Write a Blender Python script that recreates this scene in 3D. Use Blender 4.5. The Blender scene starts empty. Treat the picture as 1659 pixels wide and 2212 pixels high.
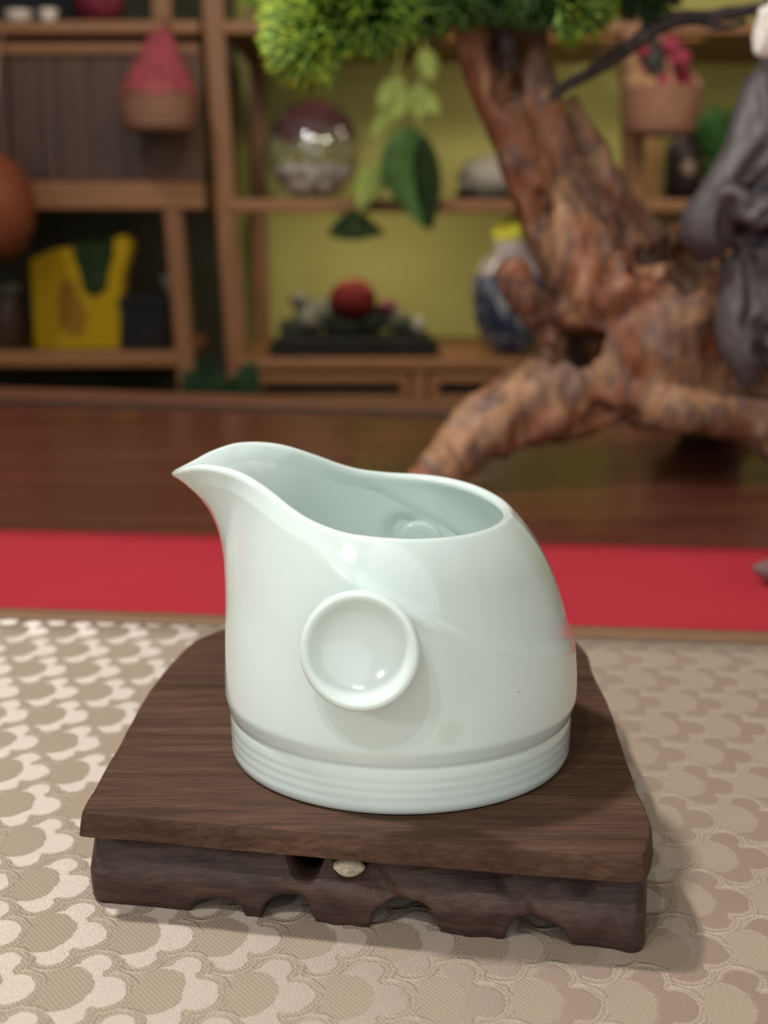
import bpy, bmesh, math, random
import numpy as np
from mathutils import Vector, Matrix, noise

random.seed(7); rng = np.random.default_rng(7)
SC = bpy.context.scene
COL = SC.collection
PI = math.pi

# ------------------------------------------------------------------ camera
F_PX, W_PX, H_PX = 2900.0, 1659, 2212
PITCH = math.radians(12.5)
STAND_H = 0.0253
CAM = Vector((-0.0042, -0.321, 0.157))
cd = bpy.data.cameras.new('camera'); cam = bpy.data.objects.new('camera', cd); COL.objects.link(cam)
cam.location = CAM; cam.rotation_euler = (math.pi/2 - PITCH, 0, 0)
cd.sensor_fit = 'HORIZONTAL'; cd.sensor_width = 36.0
cd.lens = F_PX/W_PX*36.0
cd.clip_start = 0.01
cd.dof.use_dof = True; cd.dof.focus_distance = 0.302; cd.dof.aperture_fstop = cd.lens/3.5
SC.camera = cam

# ------------------------------------------------------------------ world, lamps, exposure
wd = bpy.data.worlds.new('room_air'); SC.world = wd; wd.use_nodes = True
bg = wd.node_tree.nodes['Background']; bg.inputs[0].default_value = (1.0, 0.84, 0.68, 1); bg.inputs[1].default_value = 0.20
def lamp(name, loc, target, size, watts, color, shape='DISK', size_y=None, spread=180):
    l = bpy.data.lights.new(name, 'AREA'); l.shape = shape; l.size = size
    if size_y: l.size_y = size_y
    l.energy = watts; l.color = color; l.spread = math.radians(spread)
    o = bpy.data.objects.new(name, l); COL.objects.link(o); o.location = loc
    o.rotation_euler = (Vector(target)-Vector(loc)).to_track_quat('-Z', 'Y').to_euler()
    return o
lamp('ceiling_lamp', (-0.60, 0.12, 1.34), (0, 0, 0.05), 0.10, 17.0, (1.0, 0.97, 0.94))
lamp('ceiling_lamp', (-0.45, -0.80, 1.25), (0, 0, 0.05), 0.05, 3.2, (1.0, 0.99, 0.96))
lamp('ceiling_lamp', (-0.27, -0.86, 1.25), (0, 0, 0.05), 0.05, 3.2, (1.0, 0.99, 0.96))
lamp('left_key', (-0.92, -0.80, 0.62), (0, 0, 0.05), 0.18, 2.8, (0.97, 1.0, 0.98))  # key light added at left, sending the disc's shadow to the right
lamp('front_fill', (0.15, -1.65, 0.60), (0, 0, 0.05), 2.4, 16.0, (0.95, 1.0, 0.98))  # broad soft fill added in front to light the jug evenly
lamp('shelf_fill', (0.50, 0.85, 0.60), (0.15, 1.9, 0.12), 0.10, 2.6, (1.0, 0.88, 0.66))  # pair of fills added out of view to brighten the shelf compartments
lamp('shelf_fill', (-0.02, 0.82, 0.64), (0.12, 1.9, 0.10), 0.10, 1.8, (1.0, 0.88, 0.66))
for _z, _w, _x, _l in ((0.398, 0.8, 0.26, 0.36), (0.150, 0.6, -0.03, 0.30)):      # strips added behind two board edges to brighten the back wall
    lamp('shelf_fill_strip', (_x, 1.645, _z), (_x, 1.95, _z-0.20), _l, _w, (1.0, 0.90, 0.66), 'RECTANGLE', 0.012)
SC.view_settings.view_transform = 'Standard'; SC.view_settings.look = 'None'
SC.view_settings.gamma = 1.0; SC.view_settings.use_curve_mapping = False
SC.view_settings.exposure = 0.0

# ------------------------------------------------------------------ helpers: where things stand
FW = Vector((0, math.cos(PITCH), -math.sin(PITCH))); UP = Vector((0, math.sin(PITCH), math.cos(PITCH)))
def ray(u, v): return FW + Vector((1, 0, 0))*((u-W_PX/2)/F_PX) + UP*((H_PX/2-v)/F_PX)
def aty(u, v, y):
    r = ray(u, v); return CAM + r*((y-CAM.y)/r.y)
def atz(u, v, z):
    r = ray(u, v); return CAM + r*((z-CAM.z)/r.z)

# ------------------------------------------------------------------ helpers: objects
def tag(o, label=None, cat=None, group=None, kind=None):
    if label: o['label'] = label
    if cat: o['category'] = cat
    if group: o['group'] = group
    if kind: o['kind'] = kind
    return o
def empty(name, loc=(0, 0, 0), label=None, cat=None, group=None, rz=0):
    o = bpy.data.objects.new(name, None); COL.objects.link(o); o.location = loc; o.rotation_euler = (0, 0, rz)
    o.empty_display_size = 0.02
    return tag(o, label, cat, group)
def mesh_obj(name, me, mat, parent=None, smooth=False):
    o = bpy.data.objects.new(name, me); COL.objects.link(o)
    if mat: me.materials.append(mat)
    if smooth:
        me.polygons.foreach_set('use_smooth', [True]*len(me.polygons))
    if parent:
        o.parent = parent
        bpy.context.view_layer.update() if False else None
        o.matrix_parent_inverse = parent_matrix(parent).inverted()
    return o
def parent_matrix(p):
    m = Matrix.LocRotScale(p.location, p.rotation_euler, p.scale)
    if p.parent: m = parent_matrix(p.parent) @ p.matrix_parent_inverse @ m
    return m
def bm_obj(name, bm, mat, parent=None, smooth=False):
    bmesh.ops.recalc_face_normals(bm, faces=bm.faces)
    me = bpy.data.meshes.new(name); bm.to_mesh(me); bm.free()
    return mesh_obj(name, me, mat, parent, smooth)
def np_obj(name, V, F, mat, parent=None, smooth=True):
    me = bpy.data.meshes.new(name); me.from_pydata([tuple(v) for v in V], [], [tuple(f) for f in F]); me.update()
    return mesh_obj(name, me, mat, parent, smooth)
def box_into(bm, lo, hi, bevel=0.0, shear_x=0.0, M=None):
    """axis box; shear_x moves the top face sideways"""
    b = bmesh.new()
    vs = []
    for z in (0, 1):
        for x, y in ((0, 0), (1, 0), (1, 1), (0, 1)):
            vs.append(b.verts.new((lo[0]+(hi[0]-lo[0])*x + shear_x*z, lo[1]+(hi[1]-lo[1])*y, lo[2]+(hi[2]-lo[2])*z)))
    for f in ((3, 2, 1, 0), (4, 5, 6, 7), (0, 1, 5, 4), (1, 2, 6, 5), (2, 3, 7, 6), (3, 0, 4, 7)):
        b.faces.new([vs[i] for i in f])
    if bevel: bmesh.ops.bevel(b, geom=list(b.edges), offset=bevel, segments=2, affect='EDGES', profile=0.6)
    if M is not None: b.transform(M)
    me = bpy.data.meshes.new('tmp'); b.to_mesh(me); b.free(); bm.from_mesh(me); bpy.data.meshes.remove(me)
def box(name, lo, hi, mat, parent=None, bevel=0.003, shear_x=0.0, M=None):
    bm = bmesh.new(); box_into(bm, lo, hi, bevel, shear_x, M); return bm_obj(name, bm, mat, parent)
def lathe_into(bm, prof, seg=32, M=None, sx=1, sy=1):
    rings = []
    for r, z in prof:
        if r < 1e-7: rings.append([bm.verts.new((0, 0, z))])
        else: rings.append([bm.verts.new((r*sx*math.cos(2*PI*i/seg), r*sy*math.sin(2*PI*i/seg), z)) for i in range(seg)])
    new = [v for r in rings for v in r]
    for a, b in zip(rings, rings[1:]):
        if len(a) == 1 and len(b) == 1: continue
        for i in range(seg):
            j = (i+1) % seg
            if len(a) == 1: bm.faces.new((a[0], b[i], b[j]))
            elif len(b) == 1: bm.faces.new((a[i], a[j], b[0]))
            else: bm.faces.new((a[i], a[j], b[j], b[i]))
    if M is not None:
        for v in new: v.co = M @ v.co
def lathe(name, prof, mat, parent=None, seg=40, M=None, smooth=True, sx=1, sy=1):
    bm = bmesh.new(); lathe_into(bm, prof, seg, M, sx, sy); return bm_obj(name, bm, mat, parent, smooth)
def smooth_path(pts, n):
    """Catmull-Rom through points of any dimension"""
    P = np.array(pts, float)
    if len(P) < 3:
        t = np.linspace(0, 1, n)[:, None]; return P[0]*(1-t)+P[-1]*t
    E = np.vstack([2*P[0]-P[1], P, 2*P[-1]-P[-2]]); out = []
    ts = np.linspace(0, len(P)-1-1e-9, n)
    for t in ts:
        i = int(t); f = t-i; a, b, c, d = E[i], E[i+1], E[i+2], E[i+3]
        out.append(.5*((2*b)+(-a+c)*f+(2*a-5*b+4*c-d)*f*f+(-a+3*b-3*c+d)*f**3))
    return np.array(out)
def tube_into(bm, pts, n=24, seg=10, cap=True):
    """pts: (x,y,z,r)"""
    P = smooth_path(pts, n); rings = []
    prev = None
    for i in range(n):
        a = Vector(P[max(i-1, 0), :3]); b = Vector(P[min(i+1, n-1), :3]); t = (b-a).normalized()
        if prev is None:
            prev = t.orthogonal().normalized()
        nx = (prev - t*prev.dot(t)).normalized(); ny = t.cross(nx); prev = nx
        c = Vector(P[i, :3]); r = max(P[i, 3], 1e-5)
        rings.append([bm.verts.new(c + (nx*math.cos(2*PI*k/seg)+ny*math.sin(2*PI*k/seg))*r) for k in range(seg)])
    for a, b in zip(rings, rings[1:]):
        for k in range(seg):
            j = (k+1) % seg; bm.faces.new((a[k], a[j], b[j], b[k]))
    if cap:
        bm.faces.new(rings[0][::-1]); bm.faces.new(rings[-1])
def sharpen(me, deg):
    bm = bmesh.new(); bm.from_mesh(me)
    for f in bm.faces: f.smooth = True
    for e in bm.edges:
        if len(e.link_faces) == 2 and e.calc_face_angle(0) > math.radians(deg): e.smooth = False
    bm.to_mesh(me); bm.free()
def tube(name, pts, mat, parent=None, n=24, seg=10):
    bm = bmesh.new(); tube_into(bm, pts, n, seg); return bm_obj(name, bm, mat, parent, True)
def ball_into(bm, c, r, seg=16, rings=10, sq=(1, 1, 1), noise_amp=0, noise_f=30):
    M = Matrix.Translation(c)
    b = bmesh.new(); bmesh.ops.create_uvsphere(b, u_segments=seg, v_segments=rings, radius=1)
    for v in b.verts:
        d = v.co.copy(); k = 1
        if noise_amp: k += noise_amp*noise.noise(d*noise_f*r*3 + Vector(c)*37)
        v.co = Vector((d.x*r*sq[0]*k, d.y*r*sq[1]*k, d.z*r*sq[2]*k)) + Vector(c)
    me = bpy.data.meshes.new('tmp'); b.to_mesh(me); b.free(); bm.from_mesh(me); bpy.data.meshes.remove(me)
def remesh(bm, voxel, smooth_it=2):
    """union of the closed shells in bm as one continuous skin (numpy arrays back)"""
    bmesh.ops.recalc_face_normals(bm, faces=bm.faces)
    me = bpy.data.meshes.new('tmp'); bm.to_mesh(me); bm.free()
    o = bpy.data.objects.new('tmp', me); COL.objects.link(o)
    m = o.modifiers.new('r', 'REMESH'); m.mode = 'VOXEL'; m.voxel_size = voxel
    if smooth_it:
        s = o.modifiers.new('s', 'SMOOTH'); s.iterations = smooth_it; s.factor = 0.5
    dg = bpy.context.evaluated_depsgraph_get(); me2 = bpy.data.meshes.new_from_object(o.evaluated_get(dg))
    bpy.data.objects.remove(o); bpy.data.meshes.remove(me)
    me2.materials.clear()
    return me2
def displace(me, fn):
    n = len(me.vertices); co = np.empty(n*3); me.vertices.foreach_get('co', co); co = co.reshape(-1, 3)
    nr = np.array([v.normal[:] for v in me.vertices])
    d = np.array([fn(Vector(p), Vector(q)) for p, q in zip(co, nr)])
    co = co + nr*d[:, None]; me.vertices.foreach_set('co', co.ravel()); me.update()

# ------------------------------------------------------------------ helpers: materials
class NT:
    def __init__(s, name):
        s.m = bpy.data.materials.new(name); s.m.use_nodes = True; s.t = s.m.node_tree; s.n = s.t.nodes; s.l = s.t.links
        s.b = s.n['Principled BSDF']
    def new(s, t, **k):
        x = s.n.new(t)
        for a, v in k.items(): setattr(x, a, v)
        return x
    def put(s, sock, v):
        if hasattr(v, 'is_output'): s.l.new(v, sock)
        elif isinstance(v, (tuple, list)) and len(v) == 3 and sock.type == 'RGBA': sock.default_value = (*v, 1)
        else: sock.default_value = v
    def M(s, op, a, b=0.0, c=0.0, clamp=False):
        x = s.new('ShaderNodeMath', operation=op, use_clamp=clamp)
        for i, v in enumerate((a, b, c)):
            if i < len(x.inputs): s.put(x.inputs[i], v)
        return x.outputs[0]
    def step(s, v, lo, hi, a=0.0, b=1.0):
        x = s.new('ShaderNodeMapRange', interpolation_type='SMOOTHSTEP')
        for i, q in enumerate((v, lo, hi, a, b)): s.put(x.inputs[i], q)
        return x.outputs[0]
    def coord(s, scale=(1, 1, 1), rot=(0, 0, 0), loc=(0, 0, 0), src='Object'):
        c = s.new('ShaderNodeTexCoord'); mp = s.new('ShaderNodeMapping')
        mp.inputs['Scale'].default_value = scale; mp.inputs['Rotation'].default_value = rot; mp.inputs['Location'].default_value = loc
        s.l.new(c.outputs[src], mp.inputs[0]); return mp.outputs[0]
    def noise(s, vec, scale=5, detail=4, rough=.55, dist=0):
        x = s.new('ShaderNodeTexNoise'); s.l.new(vec, x.inputs['Vector'])
        x.inputs['Scale'].default_value = scale; x.inputs['Detail'].default_value = detail
        x.inputs['Roughness'].default_value = rough; x.inputs['Distortion'].default_value = dist
        return x.outputs['Fac']
    def mix(s, f, a, b, blend='MIX'):
        x = s.new('ShaderNodeMix', data_type='RGBA', blend_type=blend)
        s.put(x.inputs['Factor'], f); s.put(x.inputs[6], a); s.put(x.inputs[7], b); return x.outputs[2]
    def ramp(s, f, stops):
        x = s.new('ShaderNodeValToRGB'); e = x.color_ramp.elements
        while len(e) < len(stops): e.new(.5)
        for i, (p, c) in enumerate(stops): e[i].position = p; e[i].color = (*c, 1)
        s.put(x.inputs[0], f); return x.outputs[0]
    def bump(s, h, strength=.3, dist=.001, nrm=None):
        x = s.new('ShaderNodeBump'); s.put(x.inputs['Height'], h); x.inputs['Strength'].default_value = strength; x.inputs['Distance'].default_value = dist
        if nrm is not None: s.l.new(nrm, x.inputs['Normal'])
        s.l.new(x.outputs[0], s.b.inputs['Normal']); return x.outputs[0]
    def set(s, **k):
        for a, v in k.items(): s.put(s.b.inputs[a.replace('_', ' ')], v)
        return s
def fine_grain(m, scale, dark):
    t = m.node_tree; b = t.nodes['Principled BSDF']; n = t.nodes.new('ShaderNodeTexNoise'); mp = t.nodes.new('ShaderNodeMapping'); tc = t.nodes.new('ShaderNodeTexCoord')
    mp.inputs['Scale'].default_value = scale; mp.inputs['Rotation'].default_value = (0, 0, math.radians(10)); t.links.new(tc.outputs['Object'], mp.inputs[0]); t.links.new(mp.outputs[0], n.inputs['Vector'])
    n.inputs['Scale'].default_value = 1; n.inputs['Detail'].default_value = 4; n.inputs['Roughness'].default_value = .7
    mr = t.nodes.new('ShaderNodeMapRange'); t.links.new(n.outputs['Fac'], mr.inputs[0]); mr.inputs[1].default_value = .35; mr.inputs[2].default_value = .65; mr.inputs[3].default_value = dark; mr.inputs[4].default_value = 2-dark
    src = b.inputs['Base Color'].links[0].from_socket; mx = t.nodes.new('ShaderNodeMix'); mx.data_type = 'RGBA'; mx.blend_type = 'MULTIPLY'; mx.inputs['Factor'].default_value = 1
    t.links.new(src, mx.inputs[6]); t.links.new(mr.outputs[0], mx.inputs[7]); t.links.new(mx.outputs[2], b.inputs['Base Color']); return m
def plain(name, c, rough=.6, var=.25, scale=30, metallic=0.0, spec=.25):
    t = NT(name); n = t.noise(t.coord(), scale, 4)
    t.set(Base_Color=t.ramp(n, [(.3, tuple(x*(1-var) for x in c)), (.7, tuple(min(1, x*(1+var)) for x in c))]), Roughness=rough, Metallic=metallic)
    t.b.inputs['Specular IOR Level'].default_value = spec
    t.bump(n, .15, .001)
    return t.m
def wood(name, c1, c2, stretch=(3, 30, 30), scale=1.0, rough=.45, bump=.15, rot=(0, 0, 0), c3=None, dist=.001, coat=0, spec=.35):
    t = NT(name); v = t.coord(stretch, rot)
    a = t.noise(v, 1.0*scale, 6, .6, .6); b = t.noise(v, 6.0*scale, 4, .7, .2)
    f = t.M('ADD', t.M('MULTIPLY', a, .65), t.M('MULTIPLY', b, .35))
    st = [(.32, c1), (.68, c2)] if c3 is None else [(.3, c1), (.52, c2), (.72, c3)]
    t.set(Base_Color=t.ramp(f, st), Roughness=rough)
    t.b.inputs['Coat Weight'].default_value = coat; t.b.inputs['Specular IOR Level'].default_value = spec
    t.bump(f, bump, dist); return t.m

# porcelain
def porcelain():
    t = NT('celadon_porcelain'); v = t.coord()
    n = t.noise(v, 45, 3)
    col = t.mix(t.step(n, .35, .7), (.66, .755, .72), (.68, .77, .74))
    def blob(p, r0, r1):
        d = t.new('ShaderNodeVectorMath', operation='DISTANCE'); t.l.new(v, d.inputs[0]); d.inputs[1].default_value = p
        wob = t.M('ADD', d.outputs['Value'], t.M('MULTIPLY', t.M('SUBTRACT', t.noise(v, 260, 3), .5), .004))
        return t.step(wob, r0, r1, 1.0, 0.0)
    col = t.mix(t.M('MULTIPLY', blob((0.0170, -0.0398, 0.0205), .0008, .0046), .45), col, (.47, .60, .47))
    d2 = t.new('ShaderNodeVectorMath', operation='DISTANCE'); t.l.new(v, d2.inputs[0]); d2.inputs[1].default_value = (0.0318, -0.0302, 0.0270)
    sp = t.M('MULTIPLY', t.step(d2.outputs['Value'], .0004, .0009, 1.0, 0.0), t.step(t.noise(v, 2600, 2), .54, .62))
    col = t.mix(sp, col, (.10, .11, .09))
    t.set(Base_Color=col, Roughness=.17)
    t.b.inputs['Specular IOR Level'].default_value = .42
    t.b.inputs['Subsurface Weight'].default_value = .18; t.b.inputs['Subsurface Radius'].default_value = (.6, .8, .6); t.b.inputs['Subsurface Scale'].default_value = .004
    t.b.inputs['Coat Weight'].default_value = .6; t.b.inputs['Coat Roughness'].default_value = .07
    return t.m

def brocade():
    t = NT('gold_brocade')
    c = t.new('ShaderNodeTexCoord'); sp = t.new('ShaderNodeSeparateXYZ'); t.l.new(c.outputs['Object'], sp.inputs[0])
    wv = t.new('ShaderNodeCombineXYZ')
    dl = math.radians(-2.7); cs, sn = math.cos(dl)*1000, math.sin(dl)*1000
    x0, y0 = -0.0687, -0.0687
    xx = t.M('SUBTRACT', sp.outputs[0], x0); yy = t.M('SUBTRACT', sp.outputs[1], y0)
    u = t.M('ADD', t.M('MULTIPLY', xx, cs), t.M('MULTIPLY', yy, sn))
    v = t.M('ADD', t.M('MULTIPLY', xx, -sn), t.M('MULTIPLY', yy, cs))
    # threads make the outlines ragged
    jag = t.noise(t.coord((1, 1, 1)), 2600, 2); jag2 = t.noise(t.coord(), 160, 2)
    u = t.M('ADD', u, t.M('MULTIPLY', t.M('SUBTRACT', jag, .5), 2.2)); u = t.M('ADD', u, t.M('MULTIPLY', t.M('SUBTRACT', jag2, .5), 3.0))
    def ell(a, b, ca, cb, ra, rb):
        p = t.M('DIVIDE', t.M('SUBTRACT', a, ca), ra); q = t.M('DIVIDE', t.M('SUBTRACT', b, cb), rb)
        return t.M('MULTIPLY', t.M('SUBTRACT', t.M('SQRT', t.M('ADD', t.M('MULTIPLY', p, p), t.M('MULTIPLY', q, q))), 1.0), (ra+rb)/2)
    motif = ridge = lens_m = None
    for k in (0, 1):
        a = t.M('WRAP', t.M('SUBTRACT', u, 9.75*k), 13.0, -6.5); b = t.M('WRAP', t.M('SUBTRACT', v, 21.9*k), 20.4, -23.4)
        lens = ell(a, b, -2.5, -1.5, 6.2, 8.5)
        un = ell(a, b, 0.2, -2.0, 6.3, 10.2)
        for e in ((2.5, 7.9, 3.5, 3.9), (7.1, -2.3, 4.4, 5.6), (1.8, -11.2, 3.6, 3.7)):
            un = t.M('SMOOTH_MIN', un, ell(a, b, *e), 1.0)
        mo = t.M('MAXIMUM', un, t.M('MULTIPLY', lens, -1.0))
        mo = t.step(mo, -.22, .22, 1.0, 0.0)
        ri = t.M('MULTIPLY', t.step(t.M('ABSOLUTE', t.M('SUBTRACT', un, 1.7)), .2, .75, 1.0, 0.0), t.step(a, -2.6, -.8))
        le = t.step(lens, -.5, .3, 1.0, 0.0)
        motif = mo if motif is None else t.M('MAXIMUM', motif, mo)
        ridge = ri if ridge is None else t.M('MAXIMUM', ridge, ri)
        lens_m = le if lens_m is None else t.M('MAXIMUM', lens_m, le)
    ridge = t.M('MULTIPLY', ridge, t.M('SUBTRACT', 1.0, motif))
    # weave: fine diagonal dots on the ground, silky glitter on the motif
    wave = t.new('ShaderNodeTexWave', bands_direction='DIAGONAL'); t.l.new(t.coord((1, .75, 1)), wave.inputs[0]); wave.inputs['Scale'].default_value = 520; wave.inputs['Distortion'].default_value = .6; wave.inputs['Detail'].default_value = 1
    wav2 = t.new('ShaderNodeTexWave', bands_direction='X'); t.l.new(t.coord((1, .3, 1)), wav2.inputs[0]); wav2.inputs['Scale'].default_value = 700; wav2.inputs['Distortion'].default_value = 1.0
    weave = t.M('MULTIPLY', wave.outputs['Fac'], wav2.outputs['Fac'])
    glit = t.noise(t.coord((1, .6, 1)), 3600, 2, .7)
    ground = t.mix(weave, (.33, .25, .185), (.57, .45, .35))
    ground = t.mix(t.M('MULTIPLY', lens_m, .22), ground, (.25, .20, .15))
    warm = t.noise(t.coord(), 9, 2)
    satin = t.mix(glit, (.185, .110, .074), (.34, .215, .148))
    colr = t.mix(ridge, t.mix(motif, ground, satin), (.42, .335, .26))
    colr = t.mix(t.M('MULTIPLY', t.step(t.noise(t.coord(), 3400, 0), .70, .76), .35), colr, (.85, .70, .35))
    t.set(Base_Color=colr, Roughness=t.M('ADD', .62, t.M('MULTIPLY', motif, -.10)), Metallic=.06)
    tv_ = t.new('ShaderNodeCombineXYZ'); tv_.inputs[0].default_value = 1.0; tv_.inputs[1].default_value = -0.05; gl = t.new('ShaderNodeBsdfAnisotropic'); t.l.new(tv_.outputs[0], gl.inputs['Tangent']); gl.inputs['Roughness'].default_value = .52; gl.inputs['Anisotropy'].default_value = .68; gl.inputs['Color'].default_value = (.92, .86, .80, 1)
    mx = t.new('ShaderNodeMixShader'); t.l.new(t.M('MULTIPLY', motif, t.M('ADD', .11, t.M('MULTIPLY', glit, .22))), mx.inputs[0]); t.l.new(t.b.outputs[0], mx.inputs[1]); t.l.new(gl.outputs[0], mx.inputs[2]); t.l.new(mx.outputs[0], t.n['Material Output'].inputs[0])
    h = t.M('ADD', t.M('MULTIPLY', motif, .28), t.M('MULTIPLY', ridge, .65))
    h = t.M('ADD', h, t.M('MULTIPLY', t.M('MULTIPLY', weave, t.M('SUBTRACT', 1.0, motif)), .16))
    h = t.M('ADD', h, t.M('MULTIPLY', t.M('MULTIPLY', glit, motif), .16))
    bn = t.bump(h, .75, .0007); t.l.new(bn, gl.inputs['Normal'])
    return t.m

def driftwood_mat():
    t = NT('driftwood'); v = t.coord()
    big = t.noise(v, 13, 5, .62, 1.2); med = t.noise(t.coord((1, 1, .45), (0, .5, 0)), 60, 5, .65, .6); fine = t.noise(t.coord((1, 1, .25), (0, .6, 0)), 240, 3, .6)
    c = t.ramp(big, [(.27, (.050, .020, .013)), (.38, (.16, .050, .024)), (.47, (.25, .088, .036)), (.53, (.14, .082, .062)), (.60, (.38, .19, .09)), (.66, (.19, .085, .05)), (.72, (.50, .235, .055))])
    c = t.mix(t.step(med, .50, .68), c, (.33, .175, .090)); c = t.mix(t.step(med, .47, .32), c, (.065, .028, .019))
    c = t.mix(t.M('MULTIPLY', t.step(fine, .5, .75), .35), c, (.28, .18, .14))
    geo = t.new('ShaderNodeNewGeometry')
    c = t.mix(t.step(geo.outputs['Pointiness'], .50, .40), c, (.05, .022, .016))  # creases and pits darkened: shade put into the wood colour
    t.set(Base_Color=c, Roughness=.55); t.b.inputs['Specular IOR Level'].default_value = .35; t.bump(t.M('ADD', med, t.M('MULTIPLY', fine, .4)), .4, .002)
    return t.m

M_porc = porcelain()
M_cloth = brocade()
M_stand = wood('dark_rosewood', (.038, .020, .014), (.080, .042, .028), (5, 60, 60), 3.2, .62, .35, (0, 0, math.radians(10)), (.125, .066, .040), .0008, spec=.10)
M_foot = wood('smoked_rosewood', (.030, .018, .015), (.062, .036, .030), (7, 40, 60), 4.0, .45, .4, (0, 0, math.radians(10)), (.105, .055, .038), .0012, spec=.25)
fine_grain(M_stand, (60, 1500, 900), .74); fine_grain(M_foot, (90, 900, 900), .74)
M_table = wood('red_table_wood', (.044, .013, .008), (.096, .027, .016), (1.6, 16, 16), 1.5, .22, .03, (0, 0, math.radians(12)), (.145, .050, .026), coat=.15)
M_shelf = wood('shelf_wood', (.125, .050, .018), (.215, .092, .036), (30, 30, 4), .8, .5, .1)
M_shelfh = wood('shelf_board_wood', (.14, .056, .019), (.24, .104, .038), (4, 30, 30), .8, .5, .1)
M_dark = wood('shelf_dark_wood', (.045, .019, .010), (.085, .037, .018), (30, 30, 4), .8, .55, .1)
M_slat = wood('slat_wood', (.026, .0105, .006), (.082, .033, .017), (40, 40, 4), .9, .5, .1)
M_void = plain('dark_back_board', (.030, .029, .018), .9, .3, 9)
M_drift = driftwood_mat()

# ================================================================== SETTING
def khaki():
    t = NT('khaki_wall'); n = t.noise(t.coord(), 3.0, 4)
    t.set(Base_Color=t.ramp(n, [(.3, (.35, .325, .090)), (.7, (.42, .395, .125))]), Roughness=.8); t.bump(t.noise(t.coord(), 160, 3), .1, .001); return t.m
tag(box('wall_back', (-2.2, 1.97, -.76), (2.2, 2.07, 1.9), khaki(), bevel=0), kind='structure')
M_floor = wood('floor_boards', (.10, .06, .04), (.17, .10, .06), (3, 18, 18), 1, .5, .05)
tag(box('floor', (-2.2, -1.6, -.80), (2.2, 2.07, -.76), M_floor, bevel=0), kind='structure')

# ================================================================== TEA TABLE
TZ = -0.0022
_pl, _pr = atz(0, 838, TZ), atz(1000, 868, TZ); rzT = math.atan2(_pr.y-_pl.y, _pr.x-_pl.x)
table = empty('tea_table', (0, .2, -.76), 'long glossy red-brown wooden tea table under the cloths', 'table')
TM = Matrix.Translation(((_pl.x+_pr.x)/2, (_pl.y+_pr.y)/2, 0)) @ Matrix.Rotation(rzT, 4, 'Z')
def tbox(name, lo, hi, mat=M_table, bevel=.003): return box(name, lo, hi, mat, table, bevel, M=TM)
tbox('tabletop', (-.85, -1.30, -.040+TZ), (1.0, -.108, TZ))
M_rail = wood('edge_rail_wood', (.085, .030, .018), (.15, .058, .034), (1.6, 16, 16), 1.5, .35, .03, (0, 0, math.radians(12)))
M_inlay = wood('inlay_wood', (.028, .010, .008), (.050, .018, .014), (1.6, 16, 16), 1.5, .5, .03, (0, 0, math.radians(12)))
tbox('edge_rail', (-.85, -.060, -.046+TZ), (1.0, .0, TZ+.0012), M_rail, bevel=.003)
tbox('inlay_strip', (-.85, -.1078, -.040+TZ), (1.0, -.0602, TZ-.0003), M_inlay, .0004)
for lx in (-.80, .88):
    for ly in (-1.25, -.10):
        tbox('leg', (lx, ly-.02, -.7595), (lx+.07, ly+.05, -.039+TZ), M_table, .006)
tbox('apron', (-.74, -.090, -.13), (.89, -.068, -.041+TZ), M_table, .003)

# ------------------------------------------------------------------ cloths on the table
M_red = NT('red_cotton'); _n = M_red.noise(M_red.coord(), 14, 4); _w = M_red.noise(M_red.coord((1, 1, 1)), 900, 2)
M_red.set(Base_Color=M_red.mix(_n, (.33, .018, .030), (.42, .030, .045)), Roughness=.85)
M_red.b.inputs['Specular IOR Level'].default_value = .12
M_red.bump(_w, .25, .0006); M_red = M_red.m
def cloth_sheet(name, corners, nx, ny, th, mat, zf=lambda x, y: 0, parent=None):
    """thick sheet over a ground quad; corners nearleft, nearright, farright, farleft"""
    a, b, c, d = [np.array(p, float) for p in corners]; V = []; F = []
    for lay in (0, 1):
        for j in range(ny+1):
            for i in range(nx+1):
                s, q = i/nx, j/ny
                p = (a*(1-s)+b*s)*(1-q)+(d*(1-s)+c*s)*q
                V.append((p[0], p[1], p[2] + (zf(p[0], p[1])+th if lay else 0)))
    N = (nx+1)*(ny+1); id_ = lambda l, i, j: l*N+j*(nx+1)+i
    for j in range(ny):
        for i in range(nx):
            F.append((id_(1, i, j), id_(1, i+1, j), id_(1, i+1, j+1), id_(1, i, j+1)))
            F.append((id_(0, i, j+1), id_(0, i+1, j+1), id_(0, i+1, j), id_(0, i, j)))
    for i in range(nx):
        F.append((id_(0, i, 0), id_(0, i+1, 0), id_(1, i+1, 0), id_(1, i, 0)))
        F.append((id_(1, i, ny), id_(1, i+1, ny), id_(0, i+1, ny), id_(0, i, ny)))
    for j in range(ny):
        F.append((id_(1, 0, j), id_(1, 0, j+1), id_(0, 0, j+1), id_(0, 0, j)))
        F.append((id_(0, nx, j), id_(0, nx, j+1), id_(1, nx, j+1), id_(1, nx, j)))
    return np_obj(name, V, F, mat, parent, True)
sl = math.tan(math.radians(-6.0))
def far(x, y0): return (x, y0+sl*x)
fy, ry = .1850, .3290
TC = TZ+.0002
red = cloth_sheet('red_runner', [(-.60, fy-.06-.6*sl, TC), (.60, fy-.06+.6*sl, TC), (.60, ry+.6*sl, TC), (-.60, ry-.6*sl, TC)], 60, 10, .0008, M_red,
                  lambda x, y: .0003*noise.noise((x*14, y*10, 3)) + .0003)
tag(red, 'plain crimson red cloth runner lying across the table behind the jug', 'cloth')
mat_root = empty('brocade_mat', (0, 0, TZ), 'beige and gold jacquard table mat with cloud motifs under the wooden stand', 'table mat')
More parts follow.
